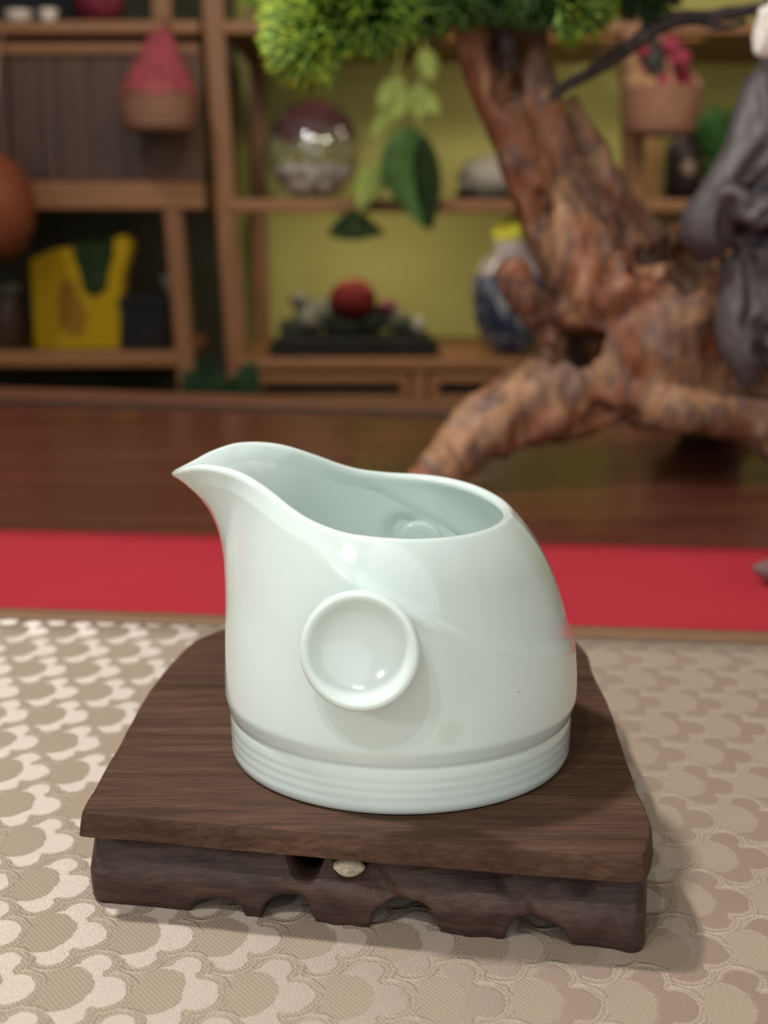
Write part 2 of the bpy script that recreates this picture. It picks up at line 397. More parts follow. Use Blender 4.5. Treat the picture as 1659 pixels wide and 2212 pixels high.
g = cloth_sheet('fabric', [(-.42, -.40-.42*sl, TZ+.0016), (.42, -.40+.42*sl, TZ+.0016), (.42, fy-.011+.42*sl, TZ+.0016), (-.42, fy-.011-.42*sl, TZ+.0016)], 40, 30, .0006, M_cloth, parent=mat_root)
M_bind = wood('brown_binding', (.17, .085, .046), (.25, .14, .075), (20, 300, 300), 2, .5, .2)
bd = cloth_sheet('binding', [(-.42, fy-.0112-.42*sl, TZ+.0015), (.42, fy-.0112+.42*sl, TZ+.0015), (.42, fy+.42*sl, TZ+.0015), (-.42, fy-.42*sl, TZ+.0015)], 60, 4, .0021, M_bind, parent=mat_root)
tag(bd, 'brown woven edging along the far side')

# ================================================================== WOODEN STAND
RS = math.radians(-10.3)
stand = empty('wooden_stand', (0, 0, 0), 'dark carved wooden display stand with scalloped foot under the celadon jug', 'stand')
top_pts = [(-.0724, -.0345), (-.0716, -.0103), (-.0712, .0131), (-.0706, .0396), (-.0681, .0640), (-.0640, .0860), (-.0555, .0990), (-.042, .1045), (-.01, .1025),
           (.03, .0975), (.0500, .0935), (.0562, .0860), (.0582, .0725), (.0570, .0560), (.0574, .0304), (.0562, .001), (.0549, -.0255), (.0548, -.0462), (.0502, -.0612),
           (.02, -.0561), (-.0072, -.0511), (-.0337, -.0462), (-.0597, -.0410), (-.0722, -.0392)]
def slab():
    q = [np.array(p) for p in top_pts]
    for f in (.12, .2):        # knock the corners off a little
        q = [v for a, b in zip(q, q[1:]+q[:1]) for v in (a*(1-f)+b*f, a*f+b*(1-f))]
    P = []
    for a, b in zip(q, q[1:]+q[:1]):
        m = max(1, int(np.linalg.norm(b-a)/.0016)); P += [a+(b-a)*k/m for k in range(m)]
    P = np.array(P); n = len(P)
    # keep the front corners crisp
    V = []; F = []
    cx, cy = P.mean(0)
    lv = [(.0193, 0.0010), (.0195, 0.0014), (.0222, .0011), (.0243, .0007), (.0249, .0004), (.02522, -.0001), (.0253, -.0005)]
    for z, off in lv:
        for x, y in P:
            d = np.array([x-cx, y-cy]); d /= np.linalg.norm(d)
            k = noise.noise((x*90, y*90, z*150))*.00035
            front = 1.0 if y < -.03 else .55
            V.append((x+d[0]*(off*front+k), y+d[1]*(off*front+k), z))
    m = len(lv)
    for a in range(m-1):
        for i in range(n):
            j = (i+1) % n; F.append((a*n+i, a*n+j, (a+1)*n+j, (a+1)*n+i))
    F.append(tuple(range(n))[::-1]); F.append(tuple((m-1)*n+i for i in range(n)))
    o = np_obj('top_slab', V, F, M_stand, stand, False)
    sharpen(o.data, 24); return o
slab()
def apron():
    A = np.array([-.0732, -.0349]); B = np.array([.0524, -.0575]); L = np.linalg.norm(B-A); t = (B-A)/L; nrm = np.array([t[1], -t[0]])  # towards the viewer
    def s_of(u, v):
        p = aty(u, v, -.046); return float((np.array(p[:2])-A) @ t)
    sx = lambda u: s_of(u, 1990)
    def z_of(u, v):
        s = sx(u); y = A[1]+t[1]*s; return aty(u, v, y).z
    arches = [(390, 470, 512, 1946), (554, 634, 672, 1941), (800, 894, 952, 1954), (1096, 1151, 1235, 1988)]
    AR = [(sx(a), sx(b), sx(c), z_of(b, d)) for a, b, c, d in arches]
    def zbot(s):
        for a, b, c, h in AR:
            if a < s < c:
                q = (s-a)/(b-a) if s < b else (c-s)/(c-b)
                return 1.12*h*math.sqrt(max(0, 1-(1-q)**2.8))
        return 0.0
    dips = [(sx(600), sx(655), sx(698), .0092), (sx(702), sx(752), sx(804), .0078)]
    def ztop(s):
        z = .0194
        for a, b, c, h in dips:
            if a < s < c:
                q = (s-a)/(b-a) if s < b else (c-s)/(c-b)
                z = .0194-h*math.sqrt(max(0, 1-(1-q)**2.2))
        return z
    N = 240; lev = 14; V = []; F = []
    for i in range(N+1):
        s = L*i/N; zb, zt = zbot(s), ztop(s)
        endf = min(1, s/.003, (L-s)/.003); endf = math.sqrt(max(0, 1-(1-endf)**2))
        for j in range(lev+1):
            q = j/lev; z = zb+(zt-zb)*q
            # lower face upright, upper part leans back under the slab
            off = .0010-.0012*(1-z/.0088)**2 if z < .0088 else .0010-.0062*((z-.0088)/.0105)
            wild = min(1, max(.15, (s-.034)/.012))
            off += .0017*wild*noise.noise((s*85+z*60, z*150-s*40, 2)) + .0009*wild*noise.noise((s*230, z*170, 5))
            off -= .0022*wild*max(0, 1-abs((s-.070)+(z-.010)*1.1)/.004) + .0016*wild*max(0, 1-abs((s-.099)+(z-.011)*1.0)/.003)
            off -= (1-endf)*.0045
            if z < zb+.0016: off -= .0008*(1-(z-zb)/.0016)
            p = A+t*s+nrm*off; V.append((p[0], p[1], z))
        for j in range(lev+1):
            q = j/lev; z = zb+(zt-zb)*(1-q); p = A+t*s-nrm*.014; V.append((p[0], p[1], z))
    R = 2*(lev+1)
    for i in range(N):
        for k in range(R):
            k2 = (k+1) % R; F.append((i*R+k, (i+1)*R+k, (i+1)*R+k2, i*R+k2))
    F.append(tuple(range(R))); F.append(tuple(N*R+k for k in range(R))[::-1])
    o = np_obj('scalloped_foot', V, F, M_foot, stand, True)
    # added pale chip stands for lit cloth glimpsed through the carved hole
    M_litcloth = plain('pale_lit_cloth', (.55, .47, .34), .6, .35, 900)
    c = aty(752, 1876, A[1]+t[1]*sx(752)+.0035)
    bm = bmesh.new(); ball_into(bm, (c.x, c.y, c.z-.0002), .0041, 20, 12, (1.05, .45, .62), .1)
    tag(bm_obj('lit_cloth_standin', bm, M_litcloth, stand, True), 'added pale piece standing for lit cloth in the carved hole')
    # rear rails
    for (a0, a1, d0, d1) in ((.012, L-.022, .088, .098), (.006, .016, .016, .086), (L-.026, L-.016, .016, .086)):
        Mx = Matrix.Translation((A[0], A[1], 0)) @ Matrix.Rotation(math.atan2(t[1], t[0]), 4, 'Z')
        box('foot_rail', (a0, d0, 0.0), (a1, d1, .0194), M_foot, stand, .001, M=Mx)
apron()

# ================================================================== JUG
def build_jug():
    root = empty('celadon_jug', (0, 0, STAND_H+.0001), 'pale celadon porcelain pouring jug with beak spout and round thumb discs on wooden stand', 'jug', rz=math.radians(-9.7))
    xs = np.array([-.0578, -.0568, -.0545, -.051, -.0462, -.0413, -.0364, -.0314, -.0265, -.0216, -.0167, -.0118, -.0069, -.002, .0029, .0079, .0128, .0177, .0226, .0260, .0275])
    ws = np.array([0, .0034, .0078, .0122, .0158, .0182, .0203, .0228, .0256, .0287, .0317, .0345, .0366, .0376, .0375, .0361, .0330, .0280, .0200, .0105, 0])
    zs = np.array([.0700, .0702, .0708, .0720, .0730, .0732, .0726, .0712, .0693, .0671, .0653, .0641, .0635, .0633, .0631, .0628, .0625, .0621, .0617, .0615, .0615])
    zs = zs - .0010; zs[:4] -= np.array([.0012, .0011, .0008, .0004])
    # rim as polar function about (-.008,0)
    ox = -.008
    half = smooth_path(np.c_[xs, ws, zs], 600)
    ang = np.arctan2(half[:, 1], half[:, 0]-ox); ang[0] = PI; ang[-1] = 0
    o_ = np.argsort(ang)
    NT_ = 288
    th = np.linspace(-PI, PI, NT_, endpoint=False)
    th = th + .33*np.sin(th)*0.9      # more columns towards the spout
    A = np.abs(th); sg = np.sign(th); sg[sg == 0] = 1
    Rx = np.interp(A, ang[o_], half[o_, 0]); Ry = np.interp(A, ang[o_], half[o_, 1])*sg; Rz = np.interp(A, ang[o_], half[o_, 2])
    d = np.c_[np.cos(th), np.sin(th)]
    Adeg = np.degrees(A)
    ip = lambda xp, fp: np.interp(Adeg, xp, fp)
    def sm(xp, fp):   # smooth interpolation over angle
        return np.array([np.interp(np.clip(Adeg+k, 0, 360-0), xp, fp) if False else np.interp(180-np.abs(180-np.abs(Adeg+k)), xp, fp) for k in np.linspace(-14, 14, 15)]).mean(0)
    rb = .0430
    P0 = np.c_[d*rb, np.full(NT_, .0122)]
    r1 = sm([0, 60, 120, 180], [.0441, .0441, .0434, .0437]); z1 = sm([0, 90, 150, 180], [.034, .034, .036, .039])
    P1 = np.c_[d*r1[:, None], z1]
    dr = sm([0, 50, 95, 130, 160, 180], [.0098, .0080, .0052, .0012, -.0120, -.0225]); dz = sm([0, 60, 110, 150, 180], [-.0085, -.0090, -.0115, -.0110, -.0072])
    rd = np.c_[Rx-ox, Ry]; rd /= np.maximum(np.linalg.norm(rd, axis=1), 1e-6)[:, None]
    P3 = np.c_[Rx, Ry, Rz]
    P2 = np.c_[P3[:, :2]+rd*dr[:, None], Rz+dz]
    zc = ip([0, 32, 53, 72, 90, 100, 106, 112, 180], [.0288, .0345, .0405, .0486, .0565, .0618, .066, .072, .10])
    # base band with turned rings, then the belly
    band = [(.0400, .0006), (.0414, .0000), (.0421, .0004), (.0424, .0012)]
    for k in range(17):
        z = .0018+k*.00052; ring = .00004*math.sin((z-.0018)/.0022*2*PI)
        band.append((.0425+ring+.0003*(z/.0106), z))
    band += [(.0427, .0107), (.04262, .0111), (.04272, .0117)]
    rows = []
    for r, z in band: rows.append(np.c_[d*r, np.full(NT_, z)])
    T = np.linspace(0, 1, 110)
    hc = [(math.radians(-90), .0418), (math.radians(90), .0450)]
    for t in T:
        S = ((1-t)**3)*P0+3*(1-t)**2*t*P1+3*(1-t)*t*t*P2+t**3*P3
        rad = np.linalg.norm(S[:, :2], axis=1)
        wq = ip([0, 70, 106], [.0040, .0042, .0085]); q = np.clip((S[:, 2]-(zc-wq*.45))/wq, 0, 1); q = q*q*(3-2*q)
        rimfade = np.clip((1-t)/.10, 0, 1)
        off = .00085*(1-q)*np.clip(t/.05, 0, 1)*rimfade + .00016*np.exp(-((S[:, 2]-zc+.0010)/.0018)**2)*rimfade*np.clip((106-Adeg)/14, 0, 1)
        for a0, z0 in hc:   # the wall bulges outwards behind each disc
            da = np.abs((th-a0+PI) % (2*PI)-PI)*.0435
            dd = np.sqrt(da**2+(S[:, 2]-z0)**2)
            k = np.clip((.0092-dd)/.0042, 0, 1); k = k*k*(3-2*k); off = off+.0021*k
        S = S.copy(); S[:, :2] += d*off[:, None]
        rows.append(S)
    O = np.array(rows)                       # rows x cols x 3
    # normals by finite differences
    du = np.roll(O, -1, 1)-np.roll(O, 1, 1); dv = np.gradient(O, axis=0)
    Nn = np.cross(du, dv); Nn /= np.maximum(np.linalg.norm(Nn, axis=2), 1e-12)[:, :, None]
    th_w = .0029*np.interp(Adeg, [0, 140, 165, 180], [1, 1, .72, .42])
    V = []; F = []; ring = []
    def add(row):
        s = len(V); V.extend(map(tuple, row)); ring.append(s)
    for r in O: add(r)
    e = O[-1]; n = Nn[-1]; up = O[-1]-O[-2]; up /= np.linalg.norm(up, axis=1)[:, None]
    for k in range(1, 8):
        a = PI*k/8
        add(e - n*(th_w/2)[:, None] + (n*math.cos(a)+up*math.sin(a))*(th_w/2)[:, None])
    inner = O-Nn*th_w[None, :, None]
    for r in inner[::-1]:
        if r[:, 2].min() < .0052: break
        add(r)
    fl = V[ring[-1]:ring[-1]+NT_]
    for k, zz in ((.9, .0048), (.6, .0045), (.2, .0044)):
        add(np.array([(x*k, y*k, zz) for x, y, z in fl]))
    for a, b in zip(ring, ring[1:]):
        for i in range(NT_):
            j = (i+1) % NT_; F.append((a+i, a+j, b+j, b+i))
    F.append(tuple(ring[0]+i for i in range(NT_))[::-1]); F.append(tuple(ring[-1]+i for i in range(NT_)))
    me = bpy.data.meshes.new('body'); me.from_pydata(V, [], F); me.update()
    body = bpy.data.objects.new('body', me); COL.objects.link(body); me.materials.append(M_porc); body.parent = root
    me.polygons.foreach_set('use_smooth', [True]*len(me.polygons))
    # thumb discs
    prof = [(0, -.0044), (.003, -.0042), (.006, -.0035), (.0083, -.0025), (.0099, -.0013), (.0108, -.0005), (.0116, -.0001), (.0123, -.0002), (.0128, -.0006), (.0131, -.0012), (.0130, -.0019), (.0122, -.0026),
            (.0095, -.0042), (.0075, -.0052), (.0062, -.0064), (.0058, -.0078), (.0062, -.0115), (0, -.0115)]
    prof = [tuple(p) for p in smooth_path(prof, 70)]; prof[0] = (0, prof[0][1]); prof[-1] = (0, prof[-1][1])
    for s in (-1, 1):
        M = Matrix.Translation((-.0010, s*.0511, .0412 if s < 0 else .0446)) @ Matrix.Rotation(-s*math.radians(90-9), 4, 'X')
        bm = bmesh.new(); lathe_into(bm, [(max(r, 0), z) for r, z in prof], 72, M)
        bmesh.ops.recalc_face_normals(bm, faces=bm.faces)
        m2 = bpy.data.meshes.new('thumb_disc'); bm.to_mesh(m2); bm.free(); m2.materials.append(M_porc)
        m2.polygons.foreach_set('use_smooth', [True]*len(m2.polygons))
        o = bpy.data.objects.new('thumb_disc', m2); COL.objects.link(o); o.parent = root
    return root
build_jug()

# small pointed ornament poking in at the right
M_gp = plain('grey_clay', (.17, .105, .095), .5, .25, 120)
p0 = atz(1624, 1262, TZ+.001)
bm = bmesh.new()
tube_into(bm, [(p0.x, p0.y, .0065, .0012), (p0.x+.005, p0.y-.002, .006, .0042), (p0.x+.014, p0.y-.006, .0065, .0075), (p0.x+.030, p0.y-.010, .0085, .0098), (p0.x+.046, p0.y-.010, .0085, .0085), (p0.x+.056, p0.y-.008, .007, .002)], 40, 20)
tag(bm_obj('pebble_ornament', bm, M_gp, None, True), 'pointed grey-brown clay ornament tip on the red runner at right edge', 'ornament')

# ================================================================== DRIFTWOOD BONSAI
bonsai = empty('driftwood_bonsai', (0.12, .5, TZ), 'artificial pine bonsai on a gnarled red-brown driftwood trunk behind the jug', 'bonsai')
def chain(pts):
    """(u, v, Y, radius in px at that depth)"""
    out = []
    for u, v, y, r in pts:
        p = aty(u, v, y); dep = (p-CAM).dot(FW); out.append((p.x, p.y, p.z, r*dep/F_PX))
    return out
def driftwood():
    bm = bmesh.new()
    T = lambda pts, n=24, seg=14: tube_into(bm, chain(pts), n, seg)
    T([(1012, 20, .50, 44), (1030, 110, .50, 46), (1078, 230, .50, 48), (1136, 360, .50, 58), (1200, 480, .50, 74), (1262, 590, .50, 90), (1290, 680, .50, 100)])     # trunk, left strand
    T([(1145, 60, .515, 30), (1150, 140, .515, 42), (1165, 240, .515, 60), (1200, 360, .515, 64), (1265, 470, .515, 72), (1370, 560, .52, 84)])     # trunk, right strand
    T([(1236, 196, .525, 19), (1272, 290, .525, 27), (1308, 380, .525, 28), (1350, 455, .525, 34), (1420, 525, .53, 48)])                          # splinter
    T([(1094, 572, .462, 27), (1120, 618, .466, 33), (1158, 668, .472, 40), (1240, 735, .49, 70)], 24, 14)                                      # stub
    T([(1250, 600, .50, 85), (1320, 680, .50, 115), (1400, 740, .50, 150), (1500, 780, .52, 145), (1640, 820, .54, 125), (1760, 850, .54, 95)])
    T([(1330, 540, .52, 60), (1400, 560, .53, 64), (1480, 640, .55, 90), (1600, 700, .57, 110), (1740, 760, .58, 100)])
    T([(1340, 800, .50, 120), (1235, 838, .49, 108), (1130, 872, .475, 90), (1052, 922, .46, 68), (980, 985, .445, 54), (935, 1045, .435, 46), (915, 1090, .43, 50)])
    T([(1200, 890, .47, 62), (1120, 940, .46, 36), (1066, 975, .455, 18)])
    T([(1250, 870, .48, 72), (1380, 868, .475, 62), (1500, 885, .475, 56), (1600, 908, .48, 54), (1700, 945, .48, 58), (1790, 1010, .46, 60), (1840, 1085, .44, 60)])
    T([(1480, 830, .60, 90), (1560, 930, .66, 70), (1600, 975, .70, 60), (1620, 995, .72, 60)])
    T([(1380, 740, .485, 100), (1470, 700, .49, 100), (1560, 740, .50, 100)]); T([(1420, 540, .55, 50), (1530, 545, .57, 62), (1680, 580, .58, 80)])
    T([(1240, 620, .485, 70), (1330, 630, .485, 75), (1430, 630, .495, 75)])
    me = remesh(bm, .0027, 3)
    pits = [(1196, 692, 34, .030), (1244, 742, 34, .036), (1172, 440, 24, .010), (1168, 480, 22, .008), (1300, 900, 26, .010), (1350, 915, 22, .008), (1395, 572, 30, .008), (1098, 190, 26, .016), (1100, 110, 24, .016), (1320, 590, 22, .005), (1500, 560, 50, .016), (1285, 770, 18, .006)]
    PR = [(ray(u, v).normalized(), r/F_PX*.8, d) for u, v, r, d in pits]
    def f(p, n):
        w = Vector((p.x*30+p.z*8, p.y*30, p.z*15-p.x*6))
        a = noise.fractal(w, 1.0, 2.0, 3)*.0040 + noise.ridged_multi_fractal(w*2.3, 1.0, 2.0, 3, 1.0, 2.0)*.0014 - .0012
        a += noise.noise(Vector((p.x*200, p.y*200, p.z*80)))*.0007
        if n.y < .2:
            q = p-CAM
            for d, r, dep in PR:
                dd = (q-d*q.dot(d)).length*(1+.45*noise.noise(p*120))
                if dd < r*1.5: a -= dep*min(1, max(0, 1.5-dd/r)*1.4)
        return a
    displace(me, f)
    n = len(me.vertices); co = np.empty(n*3); me.vertices.foreach_get('co', co); co = co.reshape(-1, 3)
    co[:, 2] = np.maximum(co[:, 2], TZ+.0002); me.vertices.foreach_set('co', co.ravel()); me.update()
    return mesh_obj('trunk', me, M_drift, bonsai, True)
driftwood()
M_twig = plain('grey_bark', (.060, .045, .044), .65, .5, 140, spec=.2)
def branch(pts, n=40, seg=10):
    bm = bmesh.new(); tube_into(bm, chain(pts), n, seg)
    for v in bm.verts: v.co += Vector((1, 1, 1))*0 + Vector((noise.noise(v.co*160), 0, noise.noise(v.co*160+Vector((9, 9, 9)))))*.0010
    return tag(bm_obj('branch', bm, M_twig, bonsai, True), 'thin dark grey side branch')
branch([(1183, 214, .50, 9), (1230, 182, .50, 12), (1300, 142, .50, 14), (1370, 95, .50, 17), (1440, 48, .50, 18), (1530, 36, .50, 15), (1610, 24, .50, 14), (1700, 8, .50, 12)])
branch([(1400, 70, .50, 14), (1410, 20, .505, 16), (1400, -40, .505, 16), (1360, -90, .505, 14)], 24)
branch([(1500, 42, .50, 10), (1560, 58, .498, 8), (1612, 48, .496, 7)], 20)
branch([(1100, 150, .495, 18), (1094, 80, .49, 22), (1075, 20, .49, 24), (1020, -40, .49, 20), (900, -50, .475, 14), (790, 20, .46, 9)])
branch([(1090, 60, .49, 20), (1140, 0, .49, 16), (1220, -20, .48, 10)])

def needle_mat():
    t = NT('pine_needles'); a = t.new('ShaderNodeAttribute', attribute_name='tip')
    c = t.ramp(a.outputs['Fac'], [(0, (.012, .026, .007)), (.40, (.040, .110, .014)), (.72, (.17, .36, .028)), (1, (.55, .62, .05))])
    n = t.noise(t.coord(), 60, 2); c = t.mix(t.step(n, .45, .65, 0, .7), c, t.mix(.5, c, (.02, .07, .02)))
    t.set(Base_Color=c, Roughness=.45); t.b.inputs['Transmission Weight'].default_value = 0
    return t.m
M_need = needle_mat()
def tuft(u, v, Y, rpx, n, axis=(0, 0, 0), cone=PI, tipscale=1.0, seed=0, sq=.8):
    r = np.random.default_rng(seed); c = aty(u, v, Y); dep = (c-CAM).dot(FW); R = rpx*dep/F_PX
    V = []; F = []; T = []
    ax = Vector(axis).normalized() if any(axis) else None
    k = 0
    while k < n:
        d = Vector(r.normal(size=3)).normalized()
        if ax is not None and d.angle(ax) > cone: continue
        L = R*(.80+.22*r.random()); d2 = Vector((d.x, d.y, d.z*sq))
        st = Vector(c)+d2*R*(.10+.25*r.random()); en = Vector(c)+d2*L + Vector((0, 0, .0010))
        wd_ = .00075+.0004*r.random(); side = d.orthogonal().normalized()*wd_; s2 = d.cross(side).normalized()*wd_
        b = len(V); tt = tipscale*(1.08-.75*r.random()**2.2)
        mid = st.lerp(en, .62)
        for p, w, tv in ((st, .7, 0.0), (mid, 1.0, .62*tt), (en, .35, 1.0*tt)):
            for q in range(3):
                a = 2*PI*q/3; V.append(p+(side*math.cos(a)+s2*math.sin(a))*w); T.append(tv)
        for l in (0, 3):
            for q in range(3):
                j = (q+1) % 3; F.append((b+l+q, b+l+j, b+l+3+j, b+l+3+q))
        F.append((b+6, b+7, b+8)); k += 1
    me = bpy.data.meshes.new('needle_tuft'); me.from_pydata(V, [], F); me.update()
    at = me.attributes.new('tip', 'FLOAT', 'POINT'); at.data.foreach_set('value', np.clip(T, 0, 1))
    o = mesh_obj('needle_tuft', me, M_need, bonsai, True); o['kind'] = 'stuff'; return o
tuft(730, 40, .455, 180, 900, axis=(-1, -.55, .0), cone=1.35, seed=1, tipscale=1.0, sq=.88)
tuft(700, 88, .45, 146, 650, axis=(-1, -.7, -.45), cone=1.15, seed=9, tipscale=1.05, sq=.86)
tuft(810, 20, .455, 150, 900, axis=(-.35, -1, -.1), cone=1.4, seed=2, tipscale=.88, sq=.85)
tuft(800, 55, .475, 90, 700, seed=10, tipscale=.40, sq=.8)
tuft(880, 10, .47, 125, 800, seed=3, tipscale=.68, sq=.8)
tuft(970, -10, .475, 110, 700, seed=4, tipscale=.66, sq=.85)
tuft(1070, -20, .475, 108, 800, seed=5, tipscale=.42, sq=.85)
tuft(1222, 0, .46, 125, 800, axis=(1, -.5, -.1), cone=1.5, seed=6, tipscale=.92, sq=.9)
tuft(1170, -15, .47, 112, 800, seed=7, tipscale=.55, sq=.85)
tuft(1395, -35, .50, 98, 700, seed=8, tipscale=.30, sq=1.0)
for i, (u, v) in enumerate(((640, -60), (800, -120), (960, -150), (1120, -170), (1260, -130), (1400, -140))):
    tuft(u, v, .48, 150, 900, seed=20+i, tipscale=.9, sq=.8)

# ================================================================== ROBED FIGURINE
def figurine():
    fig = empty('robed_figurine', tuple(aty(1700, 780, .44)), 'grey-purple robed seated figurine with white beard on the driftwood at right edge', 'figurine')
    M_robe = NT('grey_purple_clay'); n = M_robe.noise(M_robe.coord(), 70, 4)
    M_robe.set(Base_Color=M_robe.ramp(n, [(.3, (.045, .034, .037)), (.7, (.075, .057, .060))]), Roughness=.55); M_robe.bump(n, .2, .002); M_robe = M_robe.m
    Y = .435
    bm = bmesh.new(); T = lambda pts, n=24, seg=18: tube_into(bm, chain(pts), n, seg)
    T([(1725, 110, Y+.01, 70), (1725, 190, Y+.01, 118), (1722, 300, Y, 142), (1722, 420, Y, 150), (1722, 520, Y, 150)])      # torso
    T([(1655, 170, Y, 42), (1628, 260, Y-.008, 48), (1602, 350, Y-.015, 52), (1560, 430, Y-.02, 56), (1525, 490, Y-.022, 58), (1545, 540, Y-.018, 48)])  # sleeve
    T([(1795, 170, Y, 42), (1830, 300, Y-.01, 52), (1850, 420, Y-.02, 56), (1800, 480, Y-.03, 50)])
    T([(1560, 420, Y-.03, 34), (1640, 455, Y-.04, 40), (1730, 470, Y-.045, 40)])                                              # cuff over lap
    T([(1600, 520, Y-.01, 52), (1700, 560, Y-.02, 90), (1820, 560, Y-.01, 90)])
    T([(1600, 560, Y-.02, 44), (1598, 640, Y-.022, 46), (1595, 720, Y-.026, 50), (1608, 780, Y-.03, 40), (1612, 826, Y-.032, 20), (1612, 842, Y-.032, 8)])   # hanging hem
    T([(1680, 560, Y-.02, 70), (1690, 680, Y-.02, 72), (1690, 760, Y-.022, 52), (1685, 800, Y-.022, 30)])
    T([(1780, 580, Y-.01, 80), (1790, 700, Y-.01, 70), (1780, 780, Y-.01, 40)])
    me = remesh(bm, .0022, 3)
    S = lambda u, v: aty(u, v, Y)
    folds = [[(1660, 190), (1640, 300), (1570, 395)], [(1659, 330), (1610, 400), (1575, 450)], [(1570, 395), (1615, 418), (1680, 420)], [(1600, 470), (1640, 440), (1600, 520)],
             [(1585, 560), (1590, 640), (1575, 690)], [(1622, 480), (1630, 600), (1660, 690)], [(1645, 480), (1655, 560), (1690, 640)], [(1595, 690), (1640, 720), (1700, 725)], [(1535, 440), (1530, 500), (1560, 540)], [(1600, 740), (1640, 760), (1700, 750)]]
    FP = [np.array(smooth_path([S(*q)[:] for q in fo], 24)) for fo in folds]
    allp = np.vstack(FP)[:, [0, 2]]
    def f(p, n):
        dd = np.min(np.hypot(allp[:, 0]-p.x, allp[:, 1]-p.z))
        k = -.0032*math.exp(-(dd/.0030)**2)+.0014*math.exp(-((dd-.006)/.003)**2)
        return k*(1 if n.y < .3 else .2) + .0009*noise.noise(p*90)
    displace(me, f)
    mesh_obj('robe', me, M_robe, fig, True)
    # head, beard, face
    M_skin = plain('clay_face', (.20, .13, .10), .5, .2, 60); M_white = plain('white_beard', (.70, .64, .58), .6, .12, 60)
    hc = S(1728, -20)
    bm = bmesh.new(); r = .0185
    ball_into(bm, hc, r, 32, 24, (.86, .95, 1.12))
    ball_into(bm, hc+Vector((0, -.0175, -.002)), .0042, 12, 10, (.8, 1, 1.3))          # nose
    for s in (-1, 1):
        ball_into(bm, hc+Vector((s*.0160, .001, -.001)), .0052, 12, 10, (.45, .8, 1.5))  # ear
        ball_into(bm, hc+Vector((s*.0062, -.0150, .0052)), .0040, 12, 10, (1.3, .7, .45))  # brow
    tube_into(bm, [(hc.x, hc.y, hc.z-.015, .009), (hc.x, hc.y+.002, hc.z-.040, .011)], 8, 14)
    tag(mesh_obj('head', remesh(bm, .0011, 2), M_skin, fig, True), 'brown clay head above the beard')
    M_eye = plain('eye_paint', (.03, .02, .02), .3, .1)
    for s in (-1, 1):
        bm = bmesh.new(); ball_into(bm, hc+Vector((s*.0062, -.0160, .0015)), .0021, 10, 8, (1.3, .6, .7)); bm_obj('eye', bm, M_eye, fig, True)
    bm = bmesh.new(); rr = np.random.default_rng(4)
    for (u, v, q) in ((1665, 60, 30), (1650, 90, 24), (1650, 105, 18), (1690, 90, 34), (1720, 110, 36), (1700, 150, 26), (1725, 180, 24), (1750, 110, 34), (1775, 80, 30), (1662, 40, 24), (1680, 20, 22), (1790, 40, 24), (1636, 88, 14), (1645, 112, 10)):
        p = aty(u, v, Y-.026); ball_into(bm, p, q*.77/F_PX, 14, 10, (1, .8, 1.1), .25, 80)
    me = remesh(bm, .0012, 1); displace(me, lambda p, n: .0008*math.sin(p.x*900+3*noise.noise(p*120)))
    tag(mesh_obj('beard', me, M_white, fig, True), 'curly white beard')
figurine()

# ================================================================== BACK SHELVES
YF, YB = 1.60, 1.94
def S(u, v, y=YF): return aty(u, v, y)
def px_box(name, u0, v0, u1, v1, mat, parent, yf=YF, yb=None, bevel=.004, shear=0.0):
    a = S(u0, v1, yf); b = S(u1, v0, yf); sh = shear
    return box(name, (a.x, yf, a.z), (b.x, yb if yb else yf+.03, b.z), mat, parent, bevel, sh)
ZF = -.7598
def post(name, ut, ub, w, mat, parent, yf, yb, vt=-60, vb=800, ground=True):
    """upright that follows the slight lean of the rack; ut/ub left edge at top/bottom row"""
    a = S(ub, vb, yf); b = S(ut, vt, yf); wd = w*((a-CAM).dot(FW))/F_PX
    zlo = ZF if ground else a.z
    k = (b.x-a.x)/(b.z-a.z); x0 = a.x-(a.z-zlo)*k*(0.0)
    bm = bmesh.new()
    box_into(bm, (a.x, yf, a.z), (a.x+wd, yb, b.z), .003, b.x-a.x)
    o = bm_obj(name, bm, mat, parent)
    if ground: box('post_foot', (a.x, yf, ZF), (a.x+wd, yb, a.z-.0005), mat, parent, .003)
    return o
M_ochre = wood('ochre_shelf_wood', (.22, .115, .035), (.32, .175, .06), (30, 30, 4), .8, .5, .1)
right = empty('display_shelf', (0.1, 1.75, ZF), 'open brown wooden display shelf against the khaki wall', 'shelf')
post('post', 432, 490, 42, M_shelf, right, YF, YF+.035)
post('post', 533, 551, 30, M_shelf, right, YB-.03, YB, vb=790)
post('post', 1344, 1356, 40, M_shelf, right, YF, YF+.035)
post('post', 1392, 1394, 36, M_ochre, right, YB-.03, YB)
post('post', 1790, 1770, 46, M_shelf, right, YF, YF+.035)
def board(v0, v1, u0, u1, parent, yf=YF-.004, yb=YB+.02, name='board', mat=M_shelfh):
    return px_box(name, u0, v0, u1, v1, mat, parent, yf, yb, .003)
board(430, 458, 488, 1350, right)
board(430, 458, 1394, 1780, right)
board(776, 800, 512, 1366, right)
board(776, 800, 1394, 1780, right)
board(44, 73, 476, 1346, right)
board(44, 73, 1384, 1790, right)
px_box('back_rail', 590, 70, 1380, 122, M_dark, right, YB-.02, YB, .003); px_box('back_rail', 1430, 70, 1760, 122, M_dark, right, YB-.02, YB, .003)
